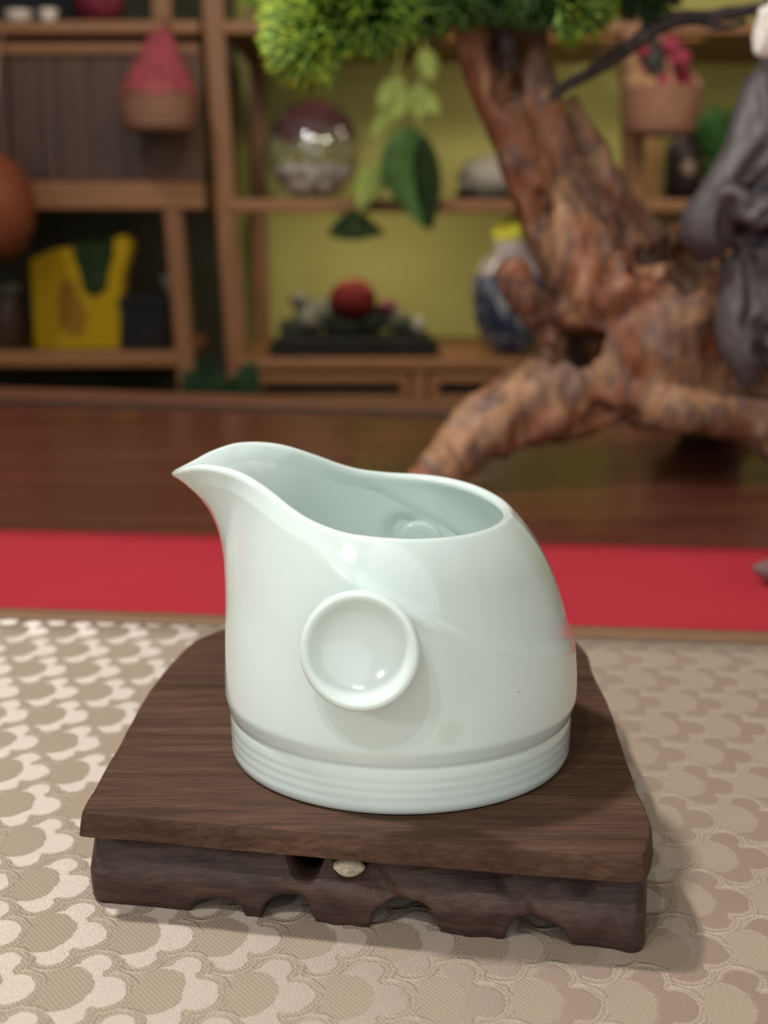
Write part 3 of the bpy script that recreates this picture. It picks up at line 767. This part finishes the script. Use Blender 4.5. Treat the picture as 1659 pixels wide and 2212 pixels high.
# drawers with fretwork slots under the lowest board
M_slotshade = plain('slot_shadow_board', (.006, .006, .004), .9, .2, 9, spec=.1)  # near-black sheet painted as the shade inside the slots
def drawer(u0, u1):
    d = px_box('drawer', u0, 806, u1, 930, M_shelfh, right, YF+.012, YF+.30, .003)
    for (a, b, c, e) in ((u0+4, 808, u1-4, 826), (u0+4, 855, u1-4, 900)):
        px_box('frame_strip', a, b, c, e, M_shelfh, d, YF+.003, YF+.0115, .002)
    for (a, c) in ((u0+4, u0+22), (u1-22, u1-4)):
        px_box('frame_strip', a, 827, c, 854, M_shelfh, d, YF+.003, YF+.0115, .002)
    px_box('slot_shade_sheet', u0+22, 825, u1-22, 856, M_slotshade, d, YF+.0095, YF+.0118, 0)
    n = max(3, int((u1-u0-50)/13))
    proto = None
    for i in range(n):
        uu = u0+26+(u1-u0-56)*i/(n-1)
        if proto is None:
            proto = px_box('baluster', uu, 827, uu+3, 854, M_dark, d, YF+.004, YF+.0094, .0006); x0 = S(uu, 850).x
        else:
            o = proto.copy(); COL.objects.link(o); o.parent = d; o.location.x += S(uu, 850).x-x0
drawer(545, 888); drawer(925, 1330); drawer(1400, 1760)
px_box('stile', 889, 801, 924, 940, M_shelf, right, YF+.002, YF+.03, .003); px_box('stile', 518, 801, 544, 940, M_shelf, right, YF+.002, YF+.03, .003)

left = empty('slatted_cabinet', (-.5, 1.75, ZF), 'brown wooden cabinet with upright slat panel left of the display shelf', 'cabinet')
board(44, 73, -260, 430, left, name='rail'); board(92, 118, -260, 430, left, YF+.004, YF+.03, 'rail')
board(392, 452, -260, 440, left, name='rail'); board(760, 792, -260, 386, left, name='board')
px_box('stile', 312, 119, 436, 391, M_dark, left, YF+.006, YF+.03, .003)
post('post', 352, 386, 38, M_shelf, left, YF, YF+.035, vt=453, vb=850)
px_box('post', 328, -70, 366, 43, M_shelf, left, YF, YF+.03, .003)
uu = -120
k = 0
while uu < 305:
    w = (20, 15, 23, 17, 19)[k % 5]
    px_box('slat', uu, 119, min(uu+w, 311), 391, M_slat, left, YF+.012+.005*(k % 3 == 1), YF+.024, .002); uu += w+5; k += 1
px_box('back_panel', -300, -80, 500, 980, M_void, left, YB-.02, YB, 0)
px_box('slat_backing', -260, 119, 311, 391, M_dark, left, YF+.027, YF+.032, 0)

# ------------------------------------------------------------------ things on the shelves
def rest(u, vtop_of_board, y): return aty(u, vtop_of_board, YF-.004).z
Z_up = S(800, 430, YF-.004).z+.0004; Z_lo = S(800, 776, YF-.004).z+.0004; Z_top = S(800, 44, YF-.004).z+.0004; Z_l = S(200, 760, YF-.004).z+.0004
def X(u, v, y): return aty(u, v, y).x
def scale(y, v=450): return (aty(800, v, y)-CAM).dot(FW)/F_PX       # metres per pixel

# glass bowl with dried flowers
yb_ = 1.70; s_ = scale(yb_); xb = X(676, 310, yb_); R = 104*s_
bowl = empty('glass_bowl', (xb, yb_, Z_up), 'round clear glass bowl of dark red flowers on white pebbles on upper shelf', 'bowl')
tg = NT('thin_glass'); tr = tg.new('ShaderNodeBsdfTransparent'); gl = tg.new('ShaderNodeBsdfGlossy'); gl.inputs['Roughness'].default_value = .03; mx = tg.new('ShaderNodeMixShader')
lw = tg.new('ShaderNodeLayerWeight'); lw.inputs[0].default_value = .28
tr.inputs[0].default_value = (.93, .94, .93, 1); tg.l.new(tg.M('ADD', .05, tg.M('MULTIPLY', lw.outputs['Facing'], .55)), mx.inputs[0]); tg.l.new(tr.outputs[0], mx.inputs[1]); tg.l.new(gl.outputs[0], mx.inputs[2]); df = tg.new('ShaderNodeBsdfDiffuse'); df.inputs[0].default_value = (.75, .70, .70, 1); m2 = tg.new('ShaderNodeMixShader'); m2.inputs[0].default_value = .02; tg.l.new(mx.outputs[0], m2.inputs[1]); tg.l.new(df.outputs[0], m2.inputs[2]); tg.l.new(m2.outputs[0], tg.n['Material Output'].inputs[0])
M_glass = tg.m
pr = [(0, 0)] + [(R*math.sin(a), R-R*math.cos(a)) for a in np.linspace(.28, 2.62, 30)] + [((R-.003)*math.sin(a), R-(R-.003)*math.cos(a)) for a in np.linspace(2.62, .2, 30)] + [(0, .004)]
pr[1] = (R*.30, 0.0)
lathe('glass_shell', pr, M_glass, bowl, 48, Matrix.Translation((xb, yb_, Z_up)))
M_peb = plain('white_pebbles', (.70, .62, .62), .4, .2, 200); M_dred = plain('dark_red_petals', (.12, .010, .020), .6, .5, 90, spec=.2); M_dgr = plain('dark_leaf', (.016, .022, .018), .5, .4, 60)
for i in range(34):
    a = rng.random()*2*PI; q = rng.random()**.5; zz = .012+rng.random()*R*.50
    rmax = math.sqrt(max(0, R*R-(R-zz)**2))-.014
    if rmax < .004: continue
    bm = bmesh.new(); ball_into(bm, (xb+math.cos(a)*q*rmax, yb_+math.sin(a)*q*rmax, Z_up+zz), .0095, 10, 7, (1, 1, .8), .2); bm_obj('pebble', bm, M_peb, bowl, True)
for (u, v, r) in ((612, 275, 20), (640, 255, 26), (690, 245, 28), (728, 265, 22), (742, 285, 14), (675, 275, 26), (624, 290, 16), (665, 235, 18)):
    bm = bmesh.new(); ball_into(bm, aty(u+2, v+2, yb_-.01), r*1.15*s_, 16, 12, (1, .9, .8), .3, 120); bm_obj('flower', bm, M_dred if u % 20 else M_dred, bowl, True)
# trailing plant on the top board
vine = empty('trailing_plant', (X(900, 40, 1.63), 1.66, Z_top), 'trailing green plant with long drooping leaves hanging in front of the upper shelf', 'plant')
M_leafd = plain('dark_green_leaf', (.010, .022, .006), .8, .35, 40, spec=.15); M_leafm = plain('mid_green_leaf', (.040, .085, .022), .7, .3, 40, spec=.2); M_leafl = plain('pale_green_leaf', (.19, .235, .055), .75, .25, 40, spec=.2); M_stem = plain('vine_stem', (.22, .26, .07), .6, .2)
lathe('pot', [(0, 0), (.042, 0), (.055, .085), (.058, .09), (.052, .09), (.048, .07), (0, .07)], plain('clay_pot', (.22, .10, .06), .7), vine, 28, Matrix.Translation((X(900, 40, 1.66), 1.68, Z_top)))
def leaf(tip, base, width, mat, parent, curl=.25, name='leaf', fold=.25, side=None):
    a, b = Vector(base), Vector(tip); ax = b-a; L = ax.length; ax.normalize()
    sd = Vector(side).normalized() if side else ax.cross(Vector((0, 1, 0)))
    if sd.length < .1: sd = Vector((1, 0, 0))
    sd.normalize(); nn = sd.cross(ax).normalized()
    V = []; F = []; n = 12
    for i in range(n+1):
        t = i/n; w = width*math.sin(PI*t**.8)**.9*.5 if 0 < t < 1 else .0002
        c = a+ax*L*t+nn*(curl*L*(t-t*t))
        for k in (-1, -.5, 0, .5, 1): V.append(c+sd*w*k+nn*abs(k)*w*fold)
    for i in range(n):
        for k in range(4): F.append((i*5+k, i*5+k+1, i*5+6+k, i*5+5+k))
    o = np_obj(name, V, F, mat, parent, True)
    m = o.modifiers.new('thickness', 'SOLIDIFY'); m.thickness = .0008; return o
yv = 1.55
P = lambda u, v, y=yv: aty(u, v, y)
def vstem(pts): tube('stem', [(*P(u, v, y), .0016) for u, v, y in pts], M_stem, vine, 30, 8)
vstem([(905, 12, 1.68), (908, -8, 1.62), (912, 40, 1.575), (915, 130, 1.56), (900, 220, 1.55), (905, 285, 1.55)])
vstem([(890, 12, 1.67), (880, -6, 1.61), (872, 60, 1.57), (850, 190, 1.55), (815, 330, 1.55), (800, 390, 1.55), (775, 470, 1.55)])
leaf(P(922, 496), P(880, 266), .088, M_leafm, vine, .15, side=(1, .5, .1)); leaf(P(932, 500, 1.54), P(915, 290, 1.545), .040, M_leafd, vine, -.1, side=(1, -.5, 0))
leaf(P(885, 400, 1.56), P(888, 275, 1.56), .046, M_leafm, vine, .2, side=(1, -.3, .2))
leaf(P(775, 455), P(815, 350), .042, M_leafl, vine, .2); leaf(P(706, 505), P(790, 462), .026, M_leafd, vine, .3, side=(0, .5, 1)); leaf(P(832, 505), P(765, 465), .026, M_leafd, vine, .3, side=(0, .5, 1))
leaf(P(712, 512, 1.54), P(828, 500, 1.54), .020, M_leafd, vine, .2, side=(0, .4, 1))
for (a, b, w) in (((815, 235), (872, 170), .034), ((905, 260), (905, 180), .036), ((935, 175), (912, 105), .030), ((850, 260), (880, 195), .03), ((800, 300), (850, 240), .026), ((950, 250), (905, 200), .026)):
    leaf(P(*a), P(*b), w, M_leafl, vine, .2)
# grey scholar stone
ys = 1.72; xs_ = X(1052, 400, ys); ss = scale(ys)
stone = empty('scholar_stone', (xs_, ys, Z_up), 'grey rounded ornamental stone on a black base behind the driftwood trunk', 'stone')
bm = bmesh.new(); ball_into(bm, (xs_, ys, Z_up+.030), .038, 20, 14, (1.15, .8, .8), .35, 40); bm_obj('rock', bm, plain('grey_stone', (.22, .20, .17), .7), stone, True)
lathe('base', [(0, 0), (.040, 0), (.044, .006), (.040, .014), (0, .014)], plain('black_lacquer', (.02, .015, .012), .3), stone, 28, Matrix.Translation((xs_, ys, Z_up)), sx=1.1, sy=.8)
# tray garden
yt = 1.69; st = scale(yt, 700)
garden = empty('tray_garden', (X(765, 740, yt), yt, Z_lo), 'dark shallow tray with grey rocks and a round red flower dome on lower shelf', 'tray')
xa, xc = X(588, 740, yt), X(945, 740, yt)
bm = bmesh.new(); box_into(bm, (xa, yt-.06, Z_lo), (xc, yt+.06, Z_lo+.018), .004); box_into(bm, (xa+.01, yt-.064, Z_lo+.014), (xc-.01, yt+.064, Z_lo+.026), .004)
bm_obj('tray_body', bm, plain('black_green_tray', (.011, .011, .008), .7, spec=.15), garden)
M_rock = plain('grey_rocks', (.085, .080, .058), .85, .35, 60); M_moss = plain('dark_moss', (.018, .022, .011), .9, .4, 80)
for (u, v, r, m) in ((670, 690, 34, M_rock), (700, 672, 30, M_rock), (650, 650, 20, M_rock), (630, 712, 26, M_moss), (740, 695, 40, M_moss), (800, 690, 34, M_moss), (850, 690, 26, M_rock), (880, 708, 24, M_moss)):
    bm = bmesh.new(); p = aty(u, v, yt); p.z = max(p.z, Z_lo+.020); ball_into(bm, p, r*st, 16, 12, (1.1, .9, .9), .45, 50); bm_obj('rock' if m is M_rock else 'moss_mound', bm, m, garden, True)
bm = bmesh.new(); ball_into(bm, aty(762, 646, yt-.02), 46*st, 24, 16, (1.12, .9, .85), .22, 120); tag(bm_obj('flower_dome', bm, plain('crimson_flower', (.085, .006, .006), .8, .35, 90, spec=.15), garden, True), 'round crimson flower dome')
bm = bmesh.new(); ball_into(bm, aty(838, 660, yt-.02), 17*st, 14, 10, (1.3, .9, .8), .3); bm_obj('flower', bm, plain('magenta_flower', (.12, .025, .04), .7), garden, True)
bm = bmesh.new(); ball_into(bm, aty(905, 700, yt-.055), 17*st, 14, 10, (.8, .8, 1.1), .2); tag(bm_obj('white_stone', bm, plain('pale_stone', (.26, .235, .20), .7), garden, True), 'small pale stone')
# blue and white vase
yv2 = 1.66; sv = scale(yv2, 640); xv = X(1103, 700, yv2); H0 = 230*sv
vase = empty('porcelain_vase', (xv, yv2, Z_lo), 'blue and white porcelain vase holding yellow flowers behind the driftwood stub', 'vase')
tv = NT('blue_white_glaze'); v_ = tv.coord(); nz = tv.noise(v_, 42, 4, .6, 1.2); sx3 = tv.new('ShaderNodeSeparateXYZ'); tv.l.new(v_, sx3.inputs[0])
zz_ = tv.M('SUBTRACT', sx3.outputs[2], float(Z_lo)); shoulder = tv.step(zz_, float(.70*H0), float(.80*H0))
cc = tv.mix(tv.step(nz, .40, .52), (.17, .18, .20), (.016, .021, .042)); cc = tv.mix(shoulder, cc, (.22, .185, .185)); cc = tv.mix(tv.step(tv.M('ABSOLUTE', tv.M('SUBTRACT', zz_, float(.70*H0))), .003, .006, 1, 0), cc, (.02, .03, .09))
tv.set(Base_Color=cc, Roughness=.2)
lathe('vase_body', [(0, 0), (.6*50*sv, 0), (.6*55*sv, .03*H0), (62*sv, .12*H0), (80*sv, .35*H0), (86*sv, .58*H0), (80*sv, .74*H0), (60*sv, .88*H0), (38*sv, .95*H0), (34*sv, 1.0*H0), (40*sv, 1.06*H0), (34*sv, 1.06*H0), (28*sv, 1.0*H0), (28*sv, .90*H0), (0, .88*H0)], tv.m, vase, 44, Matrix.Translation((xv, yv2, Z_lo)))
M_yel = plain('yellow_petals', (.62, .58, .06), .6, .2, 80)
for (u, v, r) in ((1102, 500, 30), (1132, 490, 26), (1086, 506, 20), (1114, 482, 22)):
    bm = bmesh.new(); ball_into(bm, aty(u, v, yv2-.01), r*sv, 16, 12, (1, 1, .9), .4, 140); bm_obj('flower', bm, M_yel, vase, True)
tube('stem', [(xv, yv2, Z_lo+.9*H0, .004), (xv+.002, yv2, Z_lo+1.02*H0, .004), (xv+.004, yv2-.006, Z_lo+1.15*H0, .006)], M_stem, vase, 8, 8)
# dark jar with pale knob, green pot on the right
yj = 1.70; sj = scale(yj); xj = X(1475, 400, yj)
jar = empty('dark_jar', (xj, yj, Z_up), 'dark brown jar with a pale round badge right of the shelf post', 'jar')
lathe('jar_body', [(0, 0), (32*sj, 0), (40*sj, 30*sj), (42*sj, 90*sj), (34*sj, 118*sj), (22*sj, 126*sj), (24*sj, 140*sj), (0, 142*sj)], plain('dark_glaze', (.022, .014, .014), .35), jar, 32, Matrix.Translation((xj, yj, Z_up)))
bm = bmesh.new(); ball_into(bm, (X(1495, 363, yj-.05), yj-.0445*.6-.002, aty(1495, 363, yj-.03).z), 14*sj, 14, 10, (1, .5, 1.2)); tag(bm_obj('badge', bm, plain('pale_badge', (.26, .19, .15), .6), jar, True), 'pale round badge')
yg = 1.73; xg = X(1556, 400, yg); sg_ = scale(yg)
gp = empty('green_plant', (xg, yg, Z_up), 'bushy bright green potted plant beside the grey robed figurine', 'plant')
lathe('pot', [(0, 0), (32*sg_, 0), (42*sg_, 80*sg_), (36*sg_, 80*sg_), (0, 66*sg_)], plain('green_pot', (.03, .09, .03), .4), gp, 28, Matrix.Translation((xg, yg, Z_up)))
M_gleaf = plain('bright_leaf', (.032, .095, .022), .5, .3, 50)
for i in range(26):
    a = 2*PI*i/26*2.4; q = rng.random(); el = .5+.9*rng.random()
    b = Vector((xg, yg, Z_up+76*sg_)); t = b+Vector((math.cos(a)*math.cos(el), math.sin(a)*math.cos(el)*.8, math.sin(el)))*(95+50*q)*sg_
    leaf(t, b, 36*sg_, M_gleaf, gp, .2)

# ------------------------------------------------------------------ hanging baskets and gourd
M_basket = wood('wicker', (.15, .068, .040), (.25, .122, .076), (30, 30, 240), 1.2, .7, .5); M_cord = plain('cord', (.25, .12, .08), .8)
M_pink = plain('pink_cloth', (.23, .040, .050), .7, .25, 40); M_pinkf = plain('pink_petals', (.21, .025, .045), .7, .35, 60); M_tan = plain('tan_cloth', (.30, .17, .085), .8, .25, 40)
def basket(root, uc, v0, v1, uw, y):
    s = scale(y, (v0+v1)/2); c0 = aty(uc, v1, y); h = (v1-v0)*s/.975; r = uw*s
    M = Matrix.Translation((c0.x, c0.y, c0.z))
    prof = [(0, 0), (r*.80, 0), (r*.86, .06*h), (r*.92, .3*h), (r*.99, .75*h), (r*1.0, .94*h), (r*1.03, h), (r*.95, h), (r*.90, .7*h), (0, .6*h)]
    b = lathe('basket_body', prof, M_basket, root, 40, M)
    bm = bmesh.new()
    for k in range(5):
        z = h*(.15+.17*k); rr = r*(.885+.14*(z/h)*.85)
        lathe_into(bm, [(rr, z-.0022), (rr+.0022, z), (rr, z+.0022), (rr-.002, z)]+[(rr, z-.0022)], 40, M)
    bm_obj('weave_band', bm, M_basket, b, True)
    return c0, h, r, s
yk = 1.525
lb = empty('hanging_basket', tuple(aty(345, 40, yk)), 'brown hanging basket under a gathered pink cloth in front of the slats', 'basket', 'hanging baskets')
c0, h, r, s = basket(lb, 343, 203, 284, 84, yk)
A0 = aty(348, 60, yk)
def gathered(name, base, apex, r, mat, parent, k=14, wob=.09, scallop=.012):
    V = []; F = []; n = 84; m = 14
    for j in range(m+1):
        t = j/m
        for i in range(n):
            a = 2*PI*i/n; rr = (r*(1-t)**.85*(1-.12*math.sin(PI*t))+.006)*(1+wob*math.cos(k*a)*(.3+.7*t))
            z = base[2]+(apex[2]-base[2])*t - (scallop*(.5+.5*math.cos(5*a+1)) if j == 0 else 0)
            V.append((base[0]+(apex[0]-base[0])*t+rr*math.cos(a), base[1]+(apex[1]-base[1])*t+rr*math.sin(a), z))
    for j in range(m):
        for i in range(n):
            q = (i+1) % n; F.append((j*n+i, j*n+q, (j+1)*n+q, (j+1)*n+i))
    F.append(tuple(m*n+i for i in range(n)))
    return np_obj(name, V, F, mat, parent, True)
gathered('pink_cover', (c0.x, c0.y, c0.z+h*.93), A0, r*.93, M_pink, lb, scallop=.004)
def hanger(root, apex, y):
    hook = Vector((apex.x, YF-.004, Z_top-.012))
    tube('cord', [(*apex, .0035), (apex.x, (apex.y+hook.y)/2, (apex.z+hook.z)/2+.010, .0025), (*hook, .0025)], M_cord, root, 14, 8)
hanger(lb, A0, yk)
rb_ = empty('hanging_basket', tuple(aty(1425, 60, yk)), 'brown hanging basket of pink flowers between the bonsai trunk and figurine', 'basket', 'hanging baskets')
c1, h1, r1_, s1 = basket(rb_, 1424, 196, 292, 87, yk)
ap = aty(1428, 76, yk)
for a in (.4, 1.6, 2.7, 3.7, 4.8, 5.8):
    tube('cord', [(c1.x+r1_*math.cos(a), c1.y+r1_*math.sin(a), c1.z+h1*.97, .0036), ((c1.x+ap.x)/2+r1_*.55*math.cos(a), (c1.y+ap.y)/2+r1_*.55*math.sin(a), c1.z+h1+(ap.z-c1.z-h1)*.45, .0036), (*ap, .003)], M_cord, rb_, 12, 8)
for (u, v, rr, m) in ((1390, 110, 15, M_pinkf), (1450, 100, 20, M_pinkf), (1470, 128, 22, M_pinkf), (1440, 180, 22, M_pinkf), (1478, 165, 20, M_dred), (1412, 125, 34, M_dgr), (1425, 160, 26, M_dgr), (1400, 150, 20, M_dred), (1372, 175, 26, M_tan), (1490, 185, 18, M_dred), (1370, 135, 16, M_tan), (1405, 185, 24, M_tan)):
    bm = bmesh.new(); ball_into(bm, aty(u, v, yk-(.03 if m in (M_pinkf,) else .015)), rr*s1, 16, 12, (1, .9, 1), .4, 110); bm_obj('flower' if m in (M_pinkf, M_dred) else ('leaf_clump' if m is M_dgr else 'cloth_lining'), bm, m, rb_, True)
hanger(rb_, ap, yk)
yo = 1.50; so = scale(yo)
gourd = empty('hanging_gourd', tuple(aty(-8, 330, yo)), 'orange-brown round hanging gourd cut by the left edge of the view', 'gourd')
g0 = aty(-8, 565, yo); gh = 232*so
lathe('gourd_body', [(0, 0), (30*so, 4*so), (64*so, 28*so), (86*so, 75*so), (92*so, 120*so), (84*so, 165*so), (60*so, 205*so), (30*so, 225*so), (12*so, 232*so), (0, 234*so)], plain('orange_gourd', (.15, .038, .014), .6, .25, 18), gourd, 44, Matrix.Translation(g0))
hanger(gourd, Vector((g0.x, g0.y, g0.z+232*so)), yo)

# ------------------------------------------------------------------ lower left compartment
yy = 1.66; sy_ = scale(yy, 700)
bag = empty('yellow_bag', (X(165, 740, yy), yy, Z_l), 'bright yellow gift bag with brown print on the lower left shelf', 'bag')
M_ybag = NT('yellow_paper'); bv = M_ybag.coord(loc=(-X(165, 660, yy), -yy, -aty(165, 660, yy).z)); sq_ = M_ybag.new('ShaderNodeSeparateXYZ'); M_ybag.l.new(bv, sq_.inputs[0])
ex = M_ybag.M('DIVIDE', sq_.outputs[0], 34*sy_); ez = M_ybag.M('DIVIDE', sq_.outputs[2], 58*sy_); wob = M_ybag.noise(bv, 22, 3)
ed = M_ybag.M('ADD', M_ybag.M('SQRT', M_ybag.M('ADD', M_ybag.M('MULTIPLY', ex, ex), M_ybag.M('MULTIPLY', ez, ez))), M_ybag.M('MULTIPLY', M_ybag.M('SUBTRACT', wob, .5), 1.6))
M_ybag.set(Base_Color=M_ybag.mix(M_ybag.step(ed, .75, 1.05, .8, 0), (.29, .18, .004), (.16, .065, .012)), Roughness=.7); M_ybag.b.inputs['Specular IOR Level'].default_value = .1; M_ybag = M_ybag.m
bm = bmesh.new()
outl = [(76, 756), (258, 756), (263, 600), (283, 532), (270, 508), (247, 514), (240, 560), (230, 602), (205, 624), (178, 590), (163, 556), (148, 534), (112, 540), (64, 562)]
fr = []
for (u, v) in outl:
    p = aty(u, v, yy-.03); p.z = max(p.z, Z_l); fr.append(bm.verts.new(p))
f0 = bm.faces.new(fr); ex_ = bmesh.ops.extrude_face_region(bm, geom=[f0])
for v in ex_['geom']:
    if isinstance(v, bmesh.types.BMVert): v.co.y += .05
bmesh.ops.bevel(bm, geom=list(bm.edges), offset=.002, segments=2, affect='EDGES')
bm_obj('bag_body', bm, M_ybag, bag)
for (t, b, w) in (((165, 520), (205, 640), .036), ((236, 510), (205, 640), .036), ((200, 515), (205, 635), .046)):
    leaf(aty(*t, yy-.034), aty(*b, yy-.034), w, M_leafd, bag, .1, 'tissue_leaf')
cx_ = empty('black_caddy', (X(320, 740, yy), yy, Z_l), 'black square tea caddy to the right of the yellow bag', 'caddy')
M_blk = plain('black_tin', (.008, .007, .007), .6, .3, 40, spec=.12)
a, b = X(272, 740, yy), X(374, 740, yy)
box('caddy_body', (a, yy-.035, Z_l), (b, yy+.035, Z_l+84*sy_), M_blk, cx_, .004); box('lid', (a-.002, yy-.037, Z_l+84.5*sy_), (b+.002, yy+.037, Z_l+112*sy_), M_blk, cx_, .004)
cup_prof = [(0, 0), (.5, 0), (.55, .06), (.8, .4), (1, 1.0), (.94, 1.0), (.74, .42), (.4, .12), (0, .1)]
def cup(name, u, y, z, r, h_, mat, label, group=None):
    c = empty(name, (X(u, 40, y), y, z), label, 'cup', group)
    lathe('cup_body', [(q*r, w*h_) for q, w in cup_prof], mat, c, 28, Matrix.Translation((X(u, 40, y), y, z)))
M_gcup = plain('grey_glaze', (.10, .095, .08), .5); M_wcup = plain('white_glaze', (.58, .50, .44), .3, .1)
cup('grey_cup', 352, yy, Z_l+112.6*sy_, .016, .028, M_gcup, 'small grey cup standing on the black square caddy')
jr = empty('dark_canister', (X(20, 740, yy), yy, Z_l), 'dark brown round canister left of the yellow bag', 'canister')
xr = X(20, 740, yy); lathe('canister_body', [(0, 0), (36*sy_, 0), (38*sy_, 8*sy_), (38*sy_, 105*sy_), (36*sy_, 112*sy_), (0, 112*sy_)], plain('brown_black_tin', (.035, .018, .010), .4), jr, 32, Matrix.Translation((xr, yy, Z_l)))
lathe('lid', [(0, 112.5*sy_), (39*sy_, 112.5*sy_), (39*sy_, 130*sy_), (35*sy_, 136*sy_), (0, 137*sy_)], plain('grey_green_lid', (.06, .06, .04), .5), jr, 32, Matrix.Translation((xr, yy, Z_l)))
# top left
yu = 1.65; Zt = Z_top
dk = empty('black_box', (X(80, 20, yu+.04), yu+.04, Zt), 'black lacquer box behind two white cups on the top left shelf', 'box')
box('box_body', (X(-40, 20, yu+.04), yu+.03, Zt), (X(165, 20, yu+.04), yu+.13, Zt+.05), M_blk, dk, .004); box('lid', (X(-43, 20, yu+.04), yu+.028, Zt+.0505), (X(168, 20, yu+.04), yu+.132, Zt+.075), plain('purple_lid', (.06, .02, .035), .4), dk, .004)
cup('white_cup', 42, yu-.02, Zt, .019, .016, M_wcup, 'white shallow cup at the far left of the top shelf')
cup('white_cup', 106, yu-.02, Zt, .013, .018, M_wcup, 'small white cup between the shallow cup and the fuchsia pouch')
po = empty('fuchsia_pouch', (X(220, 20, yu), yu, Zt), 'crumpled fuchsia red cloth pouch beside white cups on the top shelf', 'pouch')
bm = bmesh.new(); pc = aty(215, 20, yu); ball_into(bm, (pc.x, yu, Zt+.0295), .034, 24, 16, (1.0, .8, .83), .3, 60); bm_obj('pouch_body', bm, plain('fuchsia_cloth', (.11, .010, .022), .7, .4, 40), po, True)
gathered('gathered_neck', (pc.x, yu, Zt+.048), (pc.x+.01, yu, Zt+.085), .020, plain('fuchsia_cloth_dark', (.10, .009, .025), .7, .3, 40), po)
# floor plant behind the table
fp = empty('floor_plant', (X(475, 830, 1.40), 1.42, ZF), 'dark green floor plant rising behind the table edge below the shelf post', 'plant')
xf = X(475, 830, 1.42)
lathe('pot', [(0, 0), (.09, 0), (.12, .22), (.13, .23), (.115, .23), (0, .2)], plain('dark_pot', (.05, .03, .02), .5), fp, 32, Matrix.Translation((xf, 1.42, ZF)))
M_fl = plain('deep_green_leaf', (.018, .042, .018), .5, .3, 30)
for i in range(30):
    a = i*2.4; zt_ = aty(475, 782+22*(i % 5), 1.40).z - .004*(i % 3); b = Vector((xf+.02*math.cos(a), 1.42+.02*math.sin(a), zt_-.09)); t = Vector((xf+(.036+.01*(i % 4))*math.cos(a), 1.42+.05*math.sin(a), zt_+.018*math.sin(i)))
    leaf(t, b, .040, M_fl, fp, .3)
for i in range(5):
    a = i*1.3; tube('stem', [(xf+.02*math.cos(a), 1.42+.02*math.sin(a), ZF+.19, .005), (xf+.03*math.cos(a), 1.42, -.4, .005), (xf+.02*math.cos(a), 1.42+.02*math.sin(a), -.13, .004)], M_fl, fp, 10, 8)
